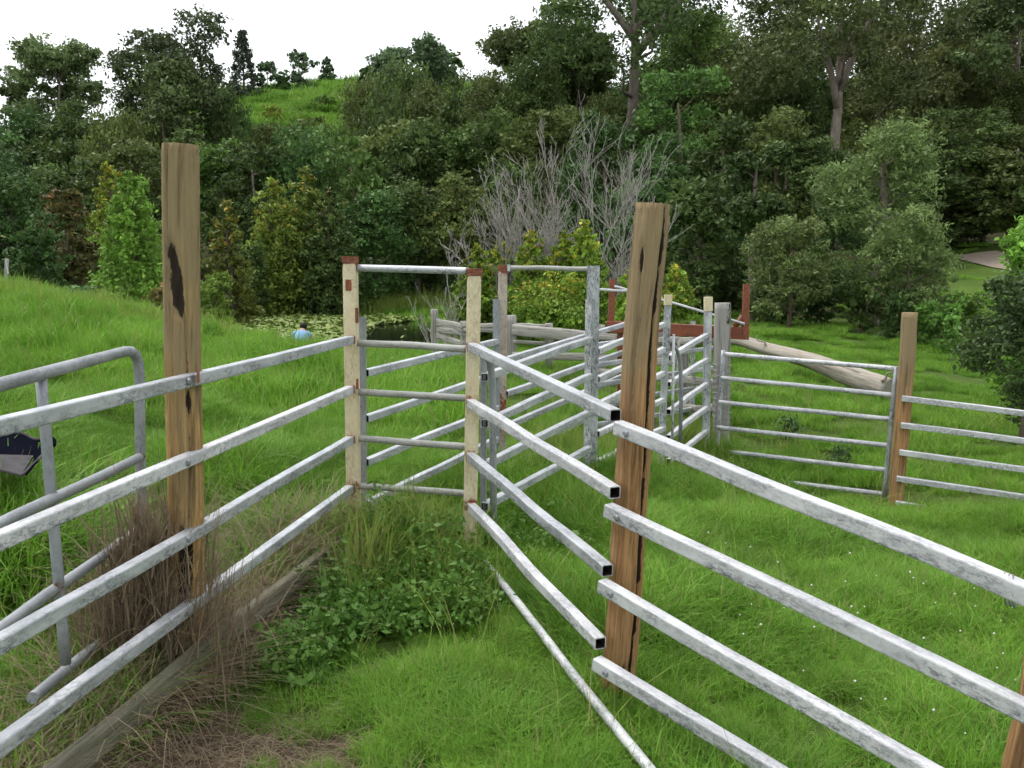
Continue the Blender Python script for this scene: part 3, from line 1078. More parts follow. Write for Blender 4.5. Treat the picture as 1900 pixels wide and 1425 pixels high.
# --- small white fence post on the left bank
wp = thing('bank_post', 'thin white post standing on the grassy bank at the left edge', 'post', at(12, 545, 16))
mb = MB()
mb.sweep(seg(at(10, 560, 16), at(13, 480, 16), 8), np.repeat(circ(.032, 8)[None], 8, 0) * (1 + RNG.uniform(-.1, .1, (8, 8, 1))), (1, 0, 0), 'flat', True)
mb.build('timber', GREYW, wp)
rail(wp, at(12, 487, 15.95), at(15, 508, 15.95), .02, .02, GALV_W, hollow=False, name='wire_clip', n=3)

# --- fallen log in the right paddock
lg = thing('fallen_log', 'long pale dead log lying across the right paddock', 'log', at(1560, 720, 14.5))
LP = [(1300, 622, 17.2), (1375, 632, 16.9), (1430, 650, 16.3), (1500, 668, 15.6), (1560, 690, 14.9), (1610, 708, 14.3), (1652, 722, 13.9)]
rad = [.07, .10, .115, .13, .16, .165, .15]
path = np.array([at(*q) for q in LP])
tt = np.linspace(0, 6, 40)
path = np.stack([np.interp(tt, range(7), path[:, k]) for k in range(3)], 1)
rr = np.interp(tt, range(7), rad)
a = np.arange(16) * 2 * math.pi / 16
sec = np.stack([np.stack([np.cos(a) * r, np.sin(a) * r], 1) * (1 + .06 * np.sin(3 * a + i * .2) + RNG.normal(0, .02, 16))[:, None] for i, r in enumerate(rr)])
mb = MB()
mb.sweep(path, sec, (0, 0, 1), 'flat', True, maskf=lambda ti, tj, L: .4 if .55 < ti < .72 and tj > .45 else 0)
mb.build('trunk', LOGW, lg)
for (a_, b_, r_) in (((1636, 708, 13.9), (1660, 690, 13.7), .025), ((1420, 640, 16.3), (1405, 622, 16.3), .02)):
    mb = MB()
    mb.sweep(seg(at(*a_), at(*b_), 5, .02), np.array([circ(r_ * (1 - .15 * i), 7) for i in range(5)]), (0, 1, 0), 'flat', True)
    mb.build('broken_limb', LOGW, lg)

# ------------------------------------------------------------------ leaves, trees, shrubs
def leaves_mesh(name, C, size, rg, lv, tip=None, mat=LEAF, asp=.5, droop=.0, up=.35):
    """One bent-free rhombus per leaf at centres C."""
    n = len(C)
    d = rg.normal(size=(n, 3))
    d[:, 2] = d[:, 2] * (1 - droop * .5) - droop * 1.2
    d /= np.linalg.norm(d, axis=1)[:, None]
    q = rg.normal(size=(n, 3))
    q[:, 2] += up
    s = np.cross(d, q)
    s /= np.linalg.norm(s, axis=1)[:, None] + 1e-9
    L = (size * rg.uniform(.45, 1.5, n))[:, None]
    asp = (asp * rg.uniform(.6, 1.35, n))[:, None]
    V = np.empty((n, 4, 3))
    V[:, 0] = C - d * L * .5
    V[:, 1] = C + s * L * .5 * asp
    V[:, 2] = C + d * L * .5
    V[:, 3] = C - s * L * .5 * asp
    Fq = np.arange(n * 4).reshape(n, 4)
    at_ = {'leaf': (np.repeat(lv, 4), 'FLOAT')}
    if tip is not None:
        at_['tip'] = (np.repeat(tip, 4), 'FLOAT')
    return mesh_np(name, V.reshape(-1, 3), Fq, mat, False, at_)


def lobes_for(kind, H, W, rg):
    """Lobe centres (n,3), radii (n,3) for a crown H tall and W wide, base of the trunk at 0."""
    r = W / 2
    c, s = [], []
    if kind == 'dense':
        n = 17
        for i in range(n):
            t = rg.uniform(.16, .90) if i > 3 else (.88, .8, .25, .5)[i]
            prof = math.sin(math.pi * min(1, (t * .86 + .12))) ** .7
            a_ = rg.uniform(0, 6.28)
            q = r * prof * rg.uniform(.25, .75)
            c.append((math.cos(a_) * q, math.sin(a_) * q, t * H))
            k = rg.uniform(.30, .48) * r
            s.append((k, k, k * rg.uniform(.7, 1.0)))
    elif kind == 'gum':
        n = 13
        for i in range(n):
            t = rg.uniform(.50, .93) if i > 1 else (.93, .86)[i]
            prof = math.sin(math.pi * (t - .38) / .68) ** .6
            a_ = i * 2.4 + rg.uniform(-.4, .4)
            q = r * prof * rg.uniform(.3, .85)
            c.append((math.cos(a_) * q, math.sin(a_) * q, t * H))
            k = rg.uniform(.22, .37) * r
            s.append((k * 1.1, k * 1.1, k * rg.uniform(.7, 1.0)))
    elif kind == 'cone':
        n = 24
        for i in range(n):
            t = .06 + .9 * i / (n - 1)
            prof = (1 - t) ** .75 * .9 + .08
            if t < .2:
                prof *= .7 + t * 1.5
            a_ = i * 2.4
            q = r * prof * .6 if t < .9 else 0
            c.append((math.cos(a_) * q, math.sin(a_) * q, t * H))
            k = r * (prof * .42 + .09)
            s.append((k, k, k * 1.1))
    elif kind == 'wisp':
        n = 20
        for i in range(n):
            t = rg.uniform(.18, .9) if i > 2 else (.9, .75, .3)[i]
            prof = math.sin(math.pi * min(1, t * .8 + .16)) ** .6
            a_ = i * 2.4 + rg.uniform(-.3, .3)
            q = r * prof * rg.uniform(.35, .8)
            c.append((math.cos(a_) * q, math.sin(a_) * q, t * H))
            k = rg.uniform(.26, .42) * r
            s.append((k * 1.05, k * 1.05, k * .75))
    else:   # shrub dome
        n = 12
        for i in range(n):
            t = rg.uniform(.15, .82) if i else .8
            a_ = i * 2.4
            q = r * math.sqrt(max(0, 1 - t * t)) * rg.uniform(.2, .7)
            c.append((math.cos(a_) * q, math.sin(a_) * q, t * H))
            k = rg.uniform(.28, .42) * r
            s.append((k, k, min(k, H * .3)))
    return np.array(c), np.array(s)


def crown_points(c, s, rg, total, sub=26):
    nl = len(c)
    w = (s[:, 0] * s[:, 1]) ** .9
    w = w / w.sum()
    C, lv = [], []
    for i in range(nl):
        tot = max(40, int(total * w[i]))
        m = max(6, int(tot / sub))
        d = rg.normal(size=(m, 3))
        d[:, 2] += .25
        d /= np.linalg.norm(d, axis=1)[:, None]
        rad_ = (rg.uniform(.5, 1.05, m) + (rg.random(m) < .10) * rg.uniform(.1, .45, m))[:, None]
        cc = c[i] + d * rad_ * s[i]
        cl = rg.normal(.42, .17, m) + .05 * rg.normal()
        k = tot // m
        g = rg.normal(size=(m, k, 3)) * (s[i] * .17)
        g[..., 2] *= .8
        pts = (cc[:, None] + g).reshape(-1, 3)
        C.append(pts)
        lv.append(np.repeat(cl, k) + rg.normal(0, .06, m * k))
    return np.concatenate(C), np.clip(np.concatenate(lv), 0, 1)


def limb_mesh(name, H, W, c, s, rg, mat, tr, top=.8, lean=0.0, pick=11, fork=None):
    mb = MB()
    n = 10
    t = np.linspace(0, 1, n)
    path = np.stack([lean * H * t + .02 * H * np.sin(t * 4 + rg.uniform(0, 6)), .02 * H * np.sin(t * 3 + rg.uniform(0, 6)), t * H * top - .3 * (t == 0)], 1)
    sec = np.array([circ(tr * (1 - .75 * q) + .01, 8) for q in t])
    mb.sweep(path, sec, (1, 0, 0), 'flat', True)
    if fork:
        for fx, fz0, fz1 in fork:
            st = np.array([np.interp(fz0 * H, path[:, 2], path[:, 0]), np.interp(fz0 * H, path[:, 2], path[:, 1]), fz0 * H])
            en = np.array([fx * W, rg.uniform(-.1, .1) * W, fz1 * H])
            m = 7
            q = np.linspace(0, 1, m)[:, None]
            pp = st + (en - st) * q + np.array([0, 0, 1]) * np.sin(q * math.pi) * H * .02
            mb.sweep(pp, np.array([circ(tr * .55 * (1 - .75 * k / (m - 1)), 7) for k in range(m)]), (0, 1, 0), 'flat', True)
    order = rg.permutation(len(c))[:pick]
    for i in order:
        zz = max((.42 if c[:, 2].min() > .4 * H else .12) * H, min(c[i, 2] - .35 * np.hypot(c[i, 0], c[i, 1]) - .04 * H, H * top * .95))
        hd = np.hypot(c[i, 0], c[i, 1])
        if c[:, 2].min() > .4 * H and c[i, 2] - zz < .55 * hd:
            continue
        st = np.array([np.interp(zz, path[:, 2], path[:, 0]), np.interp(zz, path[:, 2], path[:, 1]), zz])
        m = 5
        q = np.linspace(0, 1, m)[:, None]
        pp = st + (c[i] - st) * q + np.array([0, 0, 1.0]) * np.sin(q * math.pi) * .05 * H * rg.uniform(-1, .5) + rg.normal(0, .008 * H, (m, 3)) * (q * (1 - q) * 4)
        r0 = tr * .38 * (1 - zz / H * .5)
        mb.sweep(pp, np.array([circ(r0 * (1 - .8 * k / (m - 1)) + .006, 5) for k in range(m)]), (0, .3, 1), 'flat', True)
    V = mb.V
    return mesh_pd(name, V, mb.F, mat, True, None, mb.sm)


CACHE = {}
NTREE = 0


def plant(name, px, ytop, wpx, Y, kind, color, label, cat='tree', group=None, leaf=None, dens=1.0, seed=None, proto=None, tr=None, barkm=None, tipf=0.0,
          top=.8, lean=0.0, fork=None, asp=.5, zbase=None, crown_part='crown', share=None):
    """Tree or shrub whose crown top appears at (px, ytop) and which stands on the terrain at distance Y."""
    global NTREE
    NTREE += 1
    P = at(px, ytop, Y)
    zb = gz(P[0], Y) if zbase is None else zbase
    H = max(.4, P[2] - zb)
    W = wpx * pxm(Y) * (1.0 if Y < 1000 else 1)
    _k = .85 + .45 * ((NTREE * 0.618) % 1.0)
    color = (color[0] * 1.26 * _k, color[1] * 1.28 * _k, color[2] * .95 * _k)
    if barkm is None and NTREE % 3 == 0:
        barkm = BARK_P
    root = thing(name, label, cat, (P[0], Y, zb), group)
    if share in CACHE and share is not None:
        cm, tm, H0, W0 = CACHE[share]
        sc_ = (W / W0, W / W0, H / H0)
    else:
        rg = np.random.default_rng(seed if seed is not None else NTREE * 31 + 5)
        c, s = lobes_for(kind, H, W, rg)
        size = (leaf if leaf else max(.05, .0062 * Y)) * (.78 if Y > 35 else .9)
        area = 3.2 * W * H
        tot = int(min(17000, max(2500, dens * 1.5 * area / (size * size * .32))))
        C, lv = crown_points(c, s, rg, tot, 22)
        tip = None
        # young tips: leaves on the outer top of each lobe
        if tipf:
            tip = (rg.random(len(C)) < tipf * np.clip((C[:, 2] / H - .55) * 2.4, 0, 1)) * rg.uniform(.4, 1, len(C))
        else:
            tip = np.zeros(len(C))
        cm = leaves_mesh('crown', C, size, rg, lv, tip, LEAF, asp, .35 if kind in ('wisp', 'gum') else .1)
        r0 = tr if tr else max(.03, .018 * H)
        tm = limb_mesh('trunk', H, W, c, s, rg, barkm or BARK, r0, top if kind != 'shrub' else .5, lean, 11, fork)
        sc_ = (1, 1, 1)
        if share:
            CACHE[share] = (cm, tm, H, W)
    cr = link(crown_part, cm, root)
    tk = link('trunk', tm, root)
    cr.color = (*color, 1)
    if sc_ != (1, 1, 1):
        cr.scale = sc_
        tk.scale = sc_
        rz = (NTREE * 2.399) % 6.283
        cr.rotation_euler.z = rz
        tk.rotation_euler.z = rz
    return root


DK = (.045, .070, .024)      # dark olive
DG = (.038, .075, .026)      # deep green
MG = (.060, .105, .030)      # mid green
OL = (.066, .086, .031)      # olive brown
BR = (.135, .235, .040)      # bright green
YG = (.115, .150, .028)      # yellow green
GG = (.085, .120, .058)      # grey green
BL = (.060, .092, .058)      # bluish far, slight distance haze put into the leaf colour
RD = (.105, .075, .035)      # reddish

# landmarks along the picture used to tell look-alike trees apart
MARKS = [(-90, 'beyond the left edge of the picture'), (30, 'above the thin white bank post'), (70, 'above the left end of the pipe gate'), (130, 'above the grassy left bank'), (180, 'above the grey green crest shrub'), (225, 'above the bright green cone tree'), (300, 'just left of the tall left pine post'), (335, 'above the tall left pine post'),
         (410, 'just right of the tall left pine post'), (450, 'below the spiky ridge pine'), (500, 'above the left end of the pond'), (555, 'above the crouching person'), (600, 'right of the crouching person'), (640, 'above the left cream post'), (690, 'above the left of the cream rungs'), (735, 'above the middle of the cream rungs'), (800, 'above the open pond water'),
         (860, 'above the right cream post'), (905, 'above the orange tipped lime bush'), (950, 'above the rust-eaten post'), (990, 'above the low lime bush'), (1030, 'above the middle gate frame'), (1080, 'above the tallest lime bush'), (1130, 'above the left rusty upright'), (1210, 'above the cracked pine post'), (1245, 'above the thin cream topped post'), (1290, 'right of the thin cream topped posts'),
         (1345, 'above the grey timber gate post'), (1370, 'above the right rusty upright'), (1435, 'right of the slender trunk'), (1465, 'left of the forked gum'), (1525, 'above the middle of the fallen log'), (1565, 'behind the forked gum'), (1610, 'above the thick end of the log'), (1640, 'above the large feathery tree'), (1695, 'above the far pine post'), (1750, 'right of the far pine post'),
         (1800, 'left of the dirt track patch'), (1845, 'above the dirt track patch'), (1890, 'at the right edge of the picture'), (1985, 'beyond the right edge of the picture')]
_used = set()


def mark(row, x):
    for px_, ph in sorted(MARKS, key=lambda q: abs(q[0] - x)):
        if (row, ph) not in _used:
            _used.add((row, ph))
            return row + ' ' + ph


# ridge line
T = plant
# hoop pine on the ridge
def hoop_pine(px, ytop, wpx, Y):
    P = at(px, ytop, Y)
    zb = gz(P[0], Y)
    H = P[2] - zb
    r = wpx * pxm(Y) / 2
    rg = np.random.default_rng(99)
    root = thing('hoop_pine', 'tall narrow spiky pine standing alone against the sky on the ridge', 'tree', (P[0], Y, zb))
    mb = MB()
    mb.sweep(seg((0, 0, 0), (0, 0, H), 8), np.array([circ(.20 * (1 - .92 * k / 7), 7) for k in range(8)]), (1, 0, 0), 'flat', True)
    C = []
    for z in np.linspace(.10, .97, 19):
        rr_ = r * (1 - z) ** .55 * rg.uniform(.75, 1.1)
        for k in range(5):
            a_ = rg.uniform(0, 6.28)
            en = np.array([math.cos(a_) * rr_, math.sin(a_) * rr_, z * H + .25 * rr_])
            mb.sweep(seg((0, 0, z * H), en, 4), np.array([circ(.05 * (1 - .25 * q), 4) for q in range(4)]), (0, .2, 1), 'flat', True)
            m = 44
            t = np.clip(rg.normal(.85, .16, m), .2, 1.1)[:, None]
            C.append(np.array([0, 0, z * H]) * (1 - t) + en * t + rg.normal(0, .17, (m, 3)))
    C = np.concatenate(C)
    cm = leaves_mesh('crown', C, .42, rg, np.clip(rg.normal(.4, .15, len(C)), 0, 1), np.zeros(len(C)), LEAF, .45)
    cr = link('crown', cm, root)
    cr.color = (.045, .062, .040, 1)
    link('trunk', mesh_pd('trunk', mb.V, mb.F, BARK, True, None, mb.sm), root)


hoop_pine(449, 58, 52, 131)
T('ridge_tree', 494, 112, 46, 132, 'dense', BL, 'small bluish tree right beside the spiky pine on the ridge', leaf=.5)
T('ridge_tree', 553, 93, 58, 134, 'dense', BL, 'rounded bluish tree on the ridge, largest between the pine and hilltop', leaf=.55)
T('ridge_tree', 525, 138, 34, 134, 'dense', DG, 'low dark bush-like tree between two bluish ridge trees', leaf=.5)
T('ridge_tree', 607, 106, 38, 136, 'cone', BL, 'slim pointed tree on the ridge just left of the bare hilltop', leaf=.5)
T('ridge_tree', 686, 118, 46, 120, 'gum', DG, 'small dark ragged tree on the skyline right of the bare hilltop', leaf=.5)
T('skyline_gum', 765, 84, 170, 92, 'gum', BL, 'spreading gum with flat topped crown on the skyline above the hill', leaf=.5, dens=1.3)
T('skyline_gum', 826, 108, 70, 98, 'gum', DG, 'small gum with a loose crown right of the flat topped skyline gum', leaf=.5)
T('dead_tree', 845, 90, 26, 110, 'gum', OL, 'thin bare pale stem rising above the skyline trees', leaf=.3, dens=.08)
for i, (x, y, w, Y, cc) in enumerate(((505, 205, 60, 112, YG), (600, 188, 62, 118, MG), (650, 245, 80, 100, MG), (575, 232, 90, 100, OL), (700, 200, 110, 95, MG), (440, 225, 70, 105, DG), (820, 190, 110, 95, YG))):
    T('hillside_tree', x, y, w, Y, 'dense', cc, mark('scrubby hillside tree', x), group='scrub on the grassy hillside', leaf=.45, share='hs%d' % (i % 3))

# left skyline and left forest wall
T('skyline_gum', 103, 80, 165, 70, 'gum', (.075, .105, .052), 'airy green gum with sky showing through at the upper left', leaf=.36, dens=1.5, barkm=BARK_P, seed=4)
T('skyline_gum', 32, 128, 60, 72, 'gum', (.070, .095, .045), 'narrow gum at the far upper left of the skyline', leaf=.36, dens=1.5)
T('tall_gum', 312, 38, 235, 66, 'gum', (.050, .068, .036), 'tallest dark gum on the left skyline with a domed open crown', leaf=.36, dens=1.9, barkm=BARK_P, tr=.3)
T('tall_gum', 300, 118, 250, 63, 'dense', (.050, .070, .030), 'broad dark crowned tree just below the tallest left gum', leaf=.36)
BACK = [(250, 205, 210, 78, DG), (165, 235, 200, 76, DK), (40, 215, 210, 66, DG), (150, 205, 200, 64, DK), (215, 225, 160, 60, OL), (420, 190, 130, 66, DK), (505, 240, 150, 66, OL), (560, 242, 150, 60, MG), (690, 165, 150, 74, OL), (745, 135, 170, 70, DK), (800, 165, 150, 66, OL), (860, 160, 150, 62, DK),
        (-80, 240, 220, 60, DG), (620, 250, 150, 64, MG)]
for i, (x, y, w, Y, cc) in enumerate(BACK):
    T('forest_tree', x, y, w, Y, 'dense', cc, mark('dark back row tree', x), group='back row of the left forest', leaf=.36, share='bk%d' % (i % 4))
MID = [(30, 285, 190, 50, DG), (130, 290, 170, 48, DK), (225, 265, 170, 48, OL), (330, 235, 180, 50, DK), (410, 255, 170, 48, MG), (470, 262, 170, 46, DK), (560, 245, 190, 48, DG), (650, 255, 190, 46, MG), (730, 230, 190, 48, OL), (800, 215, 190, 47, DK), (880, 225, 180, 46, MG), (-90, 320, 220, 44, DG)]
for i, (x, y, w, Y, cc) in enumerate(MID):
    T('forest_tree', x, y, w, Y, ('dense', 'wisp')[i % 2], cc, mark('green mid row tree', x), group='middle row of the left forest', leaf=.28, share='md%d' % (i % 6))
FRONT = [(20, 330, 180, 36, DG, 'deep green tree at the far left edge above the grassy bank'),
         (120, 345, 130, 33, (.075, .072, .030), 'brownish tree with rusty new leaves left of the bright green cone tree'),
         (330, 300, 130, 38, OL, 'olive tree behind the tall left pine post'),
         (420, 372, 120, 31, (.085, .100, .028), 'olive green tree with pale tips just right of the tall left pine post'),
         (505, 330, 170, 36, (.085, .115, .026), 'pointed yellowish green tree on the far bank of the pond'),
         (565, 312, 170, 37, (.080, .112, .026), 'taller pointed yellowish tree on the far bank behind the crouching person'),
         (610, 352, 150, 36, (.055, .085, .030), 'dull green tree right of the wide yellowish tree by the pond'),
         (690, 350, 170, 38, DG, 'dark leafy tree behind the left half of the cream gate frame'),
         (770, 330, 170, 40, DK, 'dark shaded tree behind the right half of the cream gate frame'),
         (850, 315, 150, 39, OL, 'olive tree left of the bare dead shrub'),
         (200, 300, 120, 40, YG, 'yellow tipped tree behind the bright green cone tree'),
         (70, 400, 140, 30, DG, 'low dark tree on the left bank below the rusty leaved one')]
for x, y, w, Y, cc, lb in FRONT:
    T('bank_tree', x, y, w, Y, 'cone' if x in (420, 505, 565, 330, 200, 610) else 'dense', cc, lb, leaf=.2, tipf=.16 if 'tip' in lb or 'rusty' in lb or 'yellowish' in lb else 0.03, dens=1.1)
T('cone_tree', 240, 316, 185, 25, 'cone', (.090, .160, .032), 'bright green cone shaped tree left of the tall pine post', leaf=.13, dens=1.2)
T('bank_shrub', 390, 505, 110, 24, 'shrub', (.10, .150, .034), 'yellow green shrub at the foot of the tall left pine post', cat='shrub', leaf=.11)
T('bank_shrub', 300, 520, 80, 22, 'shrub', (.12, .11, .045), 'rusty tinted shrub just left of the tall pine post', cat='shrub', leaf=.10, tipf=.3)
T('bank_shrub', 145, 535, 90, 17, 'shrub', (.065, .115, .060), 'grey green shrub on the crest of the left grassy bank', cat='shrub', leaf=.08)
T('bank_shrub', 455, 440, 110, 34, 'shrub', (.05, .08, .026), 'dark rounded shrub at the left end of the pond', cat='shrub', leaf=.16)
for i, (x, y, w, Y, cc) in enumerate(((560, 500, 160, 41, DG), (640, 480, 150, 41, DK), (720, 470, 150, 42, DG), (800, 480, 150, 42, DK), (880, 470, 140, 40, DG), (490, 500, 130, 40, DG), (180, 470, 150, 36, DG), (60, 480, 170, 34, DG), (-60, 470, 170, 34, DG), (300, 470, 150, 36, DK))):
    T('understorey_shrub', x, y, w, Y, 'shrub', cc, mark('dark understorey shrub', x), cat='shrub', group='understorey behind the pond', leaf=.2, share='us%d' % (i % 3))

# right forest wall
T('tall_gum', 960, 28, 190, 62, 'gum', (.060, .078, .034), 'tall gum with wispy top where the right forest meets the sky', leaf=.34, dens=1.9)
T('tall_gum', 1078, 66, 150, 58, 'gum', (.055, .080, .034), 'tall gum between the wispy topped gum and the reddish trunk', leaf=.34, dens=2.0)
T('tall_gum', 1172, -170, 380, 52, 'gum', (.060, .095, .036), 'huge gum with a thick reddish trunk reaching out of the top of the picture', leaf=.32, dens=1.7, barkm=BARK_P, tr=.42, top=.85, fork=((-.28, .60, .82), (.25, .62, .80), (.35, .55, .78)))
T('tall_gum', 1290, 0, 190, 56, 'dense', (.065, .105, .034), 'bright leafed tall tree right of the huge reddish trunk', leaf=.32)
T('tall_gum', 1400, 55, 230, 58, 'gum', (.062, .078, .034), 'open crowned gum between the reddish trunk and the forked gum', leaf=.32, dens=2.0)
T('tall_gum', 1562, -120, 420, 46, 'gum', (.062, .078, .034), 'great forked gum with two grey limbs at the upper right', leaf=.30, dens=1.7, barkm=BARK_P, tr=.36, top=.78, fork=((-.12, .44, .72), (.16, .5, .8), (.30, .6, .86)))
T('tall_gum', 1730, 30, 260, 54, 'gum', (.072, .080, .038), 'brownish gum right of the forked gum', leaf=.32, dens=2.0)
T('tall_gum', 1890, -60, 280, 50, 'gum', (.060, .088, .040), 'ragged gum with sky gaps in the top right corner', leaf=.32, dens=1.4, barkm=BARK_P)
RB = [(1225, -40, 230, 66, MG), (1310, 40, 220, 64, OL), (1455, -20, 230, 64, OL), (1500, 60, 230, 62, DK), (1660, -30, 250, 62, OL), (1740, 60, 240, 62, DK), (1840, 40, 230, 62, OL), (1930, 20, 240, 60, DK), (1075, 40, 160, 66, OL), (1040, 135, 230, 80, DK), (1180, 150, 240, 82, DG), (1320, 150, 240, 78, OL), (1420, 165, 230, 76, DK), (1530, 150, 240, 80, DG), (1620, 175, 230, 72, DK), (1720, 155, 240, 80, OL), (1830, 160, 240, 78, DK), (920, 150, 220, 84, DG), (905, 120, 160, 56, OL), (990, 105, 170, 54, DK), (1110, 165, 170, 50, OL), (1230, 130, 190, 50, DK), (1340, 110, 200, 50, OL), (1460, 120, 190, 50, DK), (1640, 110, 200, 52, OL), (1760, 105, 200, 50, (.066, .078, .034)), (1860, 120, 190, 50, OL), (1980, 140, 200, 48, DK), (1565, 270, 180, 45, DK)]
for i, (x, y, w, Y, cc) in enumerate(RB):
    T('forest_tree', x, y, w, Y, 'dense', cc, mark('tall back row tree', x), group='back row of the right forest', leaf=.33, share='rb%d' % (i % 4))
RM = [(930, 205, 170, 44, DK), (1020, 190, 180, 43, OL), (1130, 200, 190, 40, DG), (1262, 115, 190, 42, (.055, .105, .032)), (1240, 240, 190, 37, DG), (1340, 215, 190, 38, DK), (1440, 200, 190, 37, OL), (1530, 250, 190, 36, DK), (1700, 200, 200, 40, OL), (1800, 190, 190, 40, DK), (1890, 230, 190, 38, OL), (1990, 240, 190, 36, DK), (1840, 330, 170, 40, (.068, .072, .036)), (1740, 320, 170, 38, DK)]
for i, (x, y, w, Y, cc) in enumerate(RM):
    T('forest_tree', x, y, w, Y, ('dense', 'wisp')[i % 2], cc, mark('leafy mid row tree', x), group='middle row of the right forest', leaf=.26, share='rm%d' % (i % 6))
RFR = [(960, 300, 170, 36, DK, 'dark tree directly behind the left branches of the dead shrub'),
       (1080, 290, 190, 34, DG, 'dark tree directly behind the tallest branches of the dead shrub'),
       (1200, 330, 190, 30, DG, 'deep green tree right behind the cracked pine post top'),
       (1300, 330, 190, 28, DK, 'shadowed tree between the cracked pine post and the slender trunk')]
for x, y, w, Y, cc, lb in RFR:
    T('forest_tree', x, y, w, Y, 'dense', cc, lb, leaf=.19, dens=1.1)
T('slender_tree', 1405, 265, 150, 26, 'gum', (.050, .080, .032), 'slender tree with a thin straight pale brown trunk above the paddock', leaf=.16, dens=1.7, barkm=BARK_P, tr=.11, top=.9)
T('acacia', 1640, 222, 270, 25, 'wisp', (.082, .118, .050), 'large grey green feathery tree behind the far pine post', leaf=.15, dens=1.6, asp=.35, tr=.2)
T('acacia', 1470, 400, 190, 23.5, 'wisp', (.090, .118, .052), 'grey green feathery tree right of the slender trunk', leaf=.13, dens=1.4, asp=.35)
T('acacia', 1690, 385, 200, 22.5, 'wisp', (.080, .112, .048), 'lower grey green feathery tree leaning over the far pine post', leaf=.13, dens=1.4, asp=.35)
T('forest_tree', 1560, 330, 150, 28, 'dense', DG, 'dark tree filling the gap between the two feathery trees', leaf=.17)
T('forest_tree', 1360, 420, 130, 30, 'dense', DG, 'low dark tree left of the slender trunk', leaf=.18)
T('forest_tree', 1780, 400, 140, 40, 'dense', DK, 'dark tree above the patch of dirt track', leaf=.22)
for i, (x, y, w, Y, cc) in enumerate(((1430, 520, 130, 25, DK), (1520, 500, 150, 24, DG), (1600, 520, 150, 23, DK), (1680, 540, 130, 22, DG), (1290, 510, 140, 27, DK), (1200, 500, 140, 28, DG), (1360, 520, 120, 28, DK), (1080, 510, 130, 30, DK), (980, 500, 130, 32, DG))):
    T('understorey_shrub', x, y, w, Y, 'shrub', cc, mark('dark paddock edge shrub', x), cat='shrub', group='understorey of the right paddock', leaf=.14, share='ur%d' % (i % 3))
T('edge_shrub', 1745, 560, 130, 21, 'shrub', (.060, .120, .030), 'green bramble mound right of the far pine post', cat='shrub', leaf=.11)
T('edge_shrub', 1790, 545, 120, 24, 'shrub', (.085, .140, .034), 'light green bramble bank below the dirt track', cat='shrub', leaf=.12)
T('edge_shrub', 1840, 590, 110, 19, 'shrub', (.06, .11, .03), 'leafy bramble under the light green bank at the right', cat='shrub', leaf=.10)
T('edge_tree', 1935, 392, 180, 13.5, 'dense', (.095, .180, .036), 'fresh green tree cut by the right edge of the picture', leaf=.085, dens=1.2)
T('edge_tree', 1925, 510, 260, 11.0, 'dense', (.038, .060, .026), 'dark leafy shrub hanging over the far fence at the right edge', cat='shrub', leaf=.075, dens=2.2)

# new-growth lilly pilly bushes behind the yards
LPC = (.105, .168, .028)
for x, y, w, Y, kd, lb in ((885, 456, 130, 19.6, 'cone', 'orange tipped lime bush just right of the right cream post'), (930, 446, 115, 19.8, 'cone', 'pink tipped lime bush behind the rust-eaten post'), (985, 430, 125, 19, 'cone', 'lime green bush with yellow top in the middle gate frame'),
                           (1085, 408, 130, 19.2, 'cone', 'tallest lime bush with pink orange tips beside the middle gate frame'), (1045, 432, 115, 19.4, 'cone', 'lime bush left of the tallest pink tipped one'), (1015, 515, 230, 18.2, 'shrub', 'low lime bush filling the middle gate frame'),
                           (1185, 476, 125, 18, 'cone', 'orange tipped bush half hidden by the cracked pine post'), (1252, 494, 130, 18.5, 'cone', 'orange and lime bush behind the thin cream topped posts'), (1230, 540, 120, 17.8, 'shrub', 'low green bush under the orange and lime bush')):
    T('lime_bush', x, y, w, Y, kd, LPC, lb, cat='bush', group='lime bushes behind the yards', leaf=.085, dens=1.5, tipf=.38)

# bare dead shrub: many bleached forking stems
ds = thing('dead_shrub', 'bare bleached dead shrub with many forking stems behind the yards', 'dead shrub', (at(1020, 620, 20.5)[0], 20.5, gz(at(1020, 620, 20.5)[0], 20.5)))
rg = np.random.default_rng(42)


def twig(mb, p, d, L, r, lev):
    n = 6
    pts = [p]
    dd = d / np.linalg.norm(d)
    for i in range(n - 1):
        dd = dd + rg.normal(0, .12, 3) + np.array([0, 0, .02])
        dd /= np.linalg.norm(dd)
        pts.append(pts[-1] + dd * L / (n - 1))
    pts = np.array(pts)
    mb.sweep(pts, np.array([circ(max(.004, r * (1 - .75 * k / (n - 1))), 5 if lev else 6) for k in range(n)]), (.3, 1, .2), 'none', True)
    if lev < 3:
        for q in range((7, 5, 3)[lev]):
            k = rg.integers(1, n)
            nd = dd * .8 + rg.normal(0, .27, 3) + np.array([0, 0, .22])
            twig(mb, pts[k], nd, L * rg.uniform(.34, .58), r * .5, lev + 1)


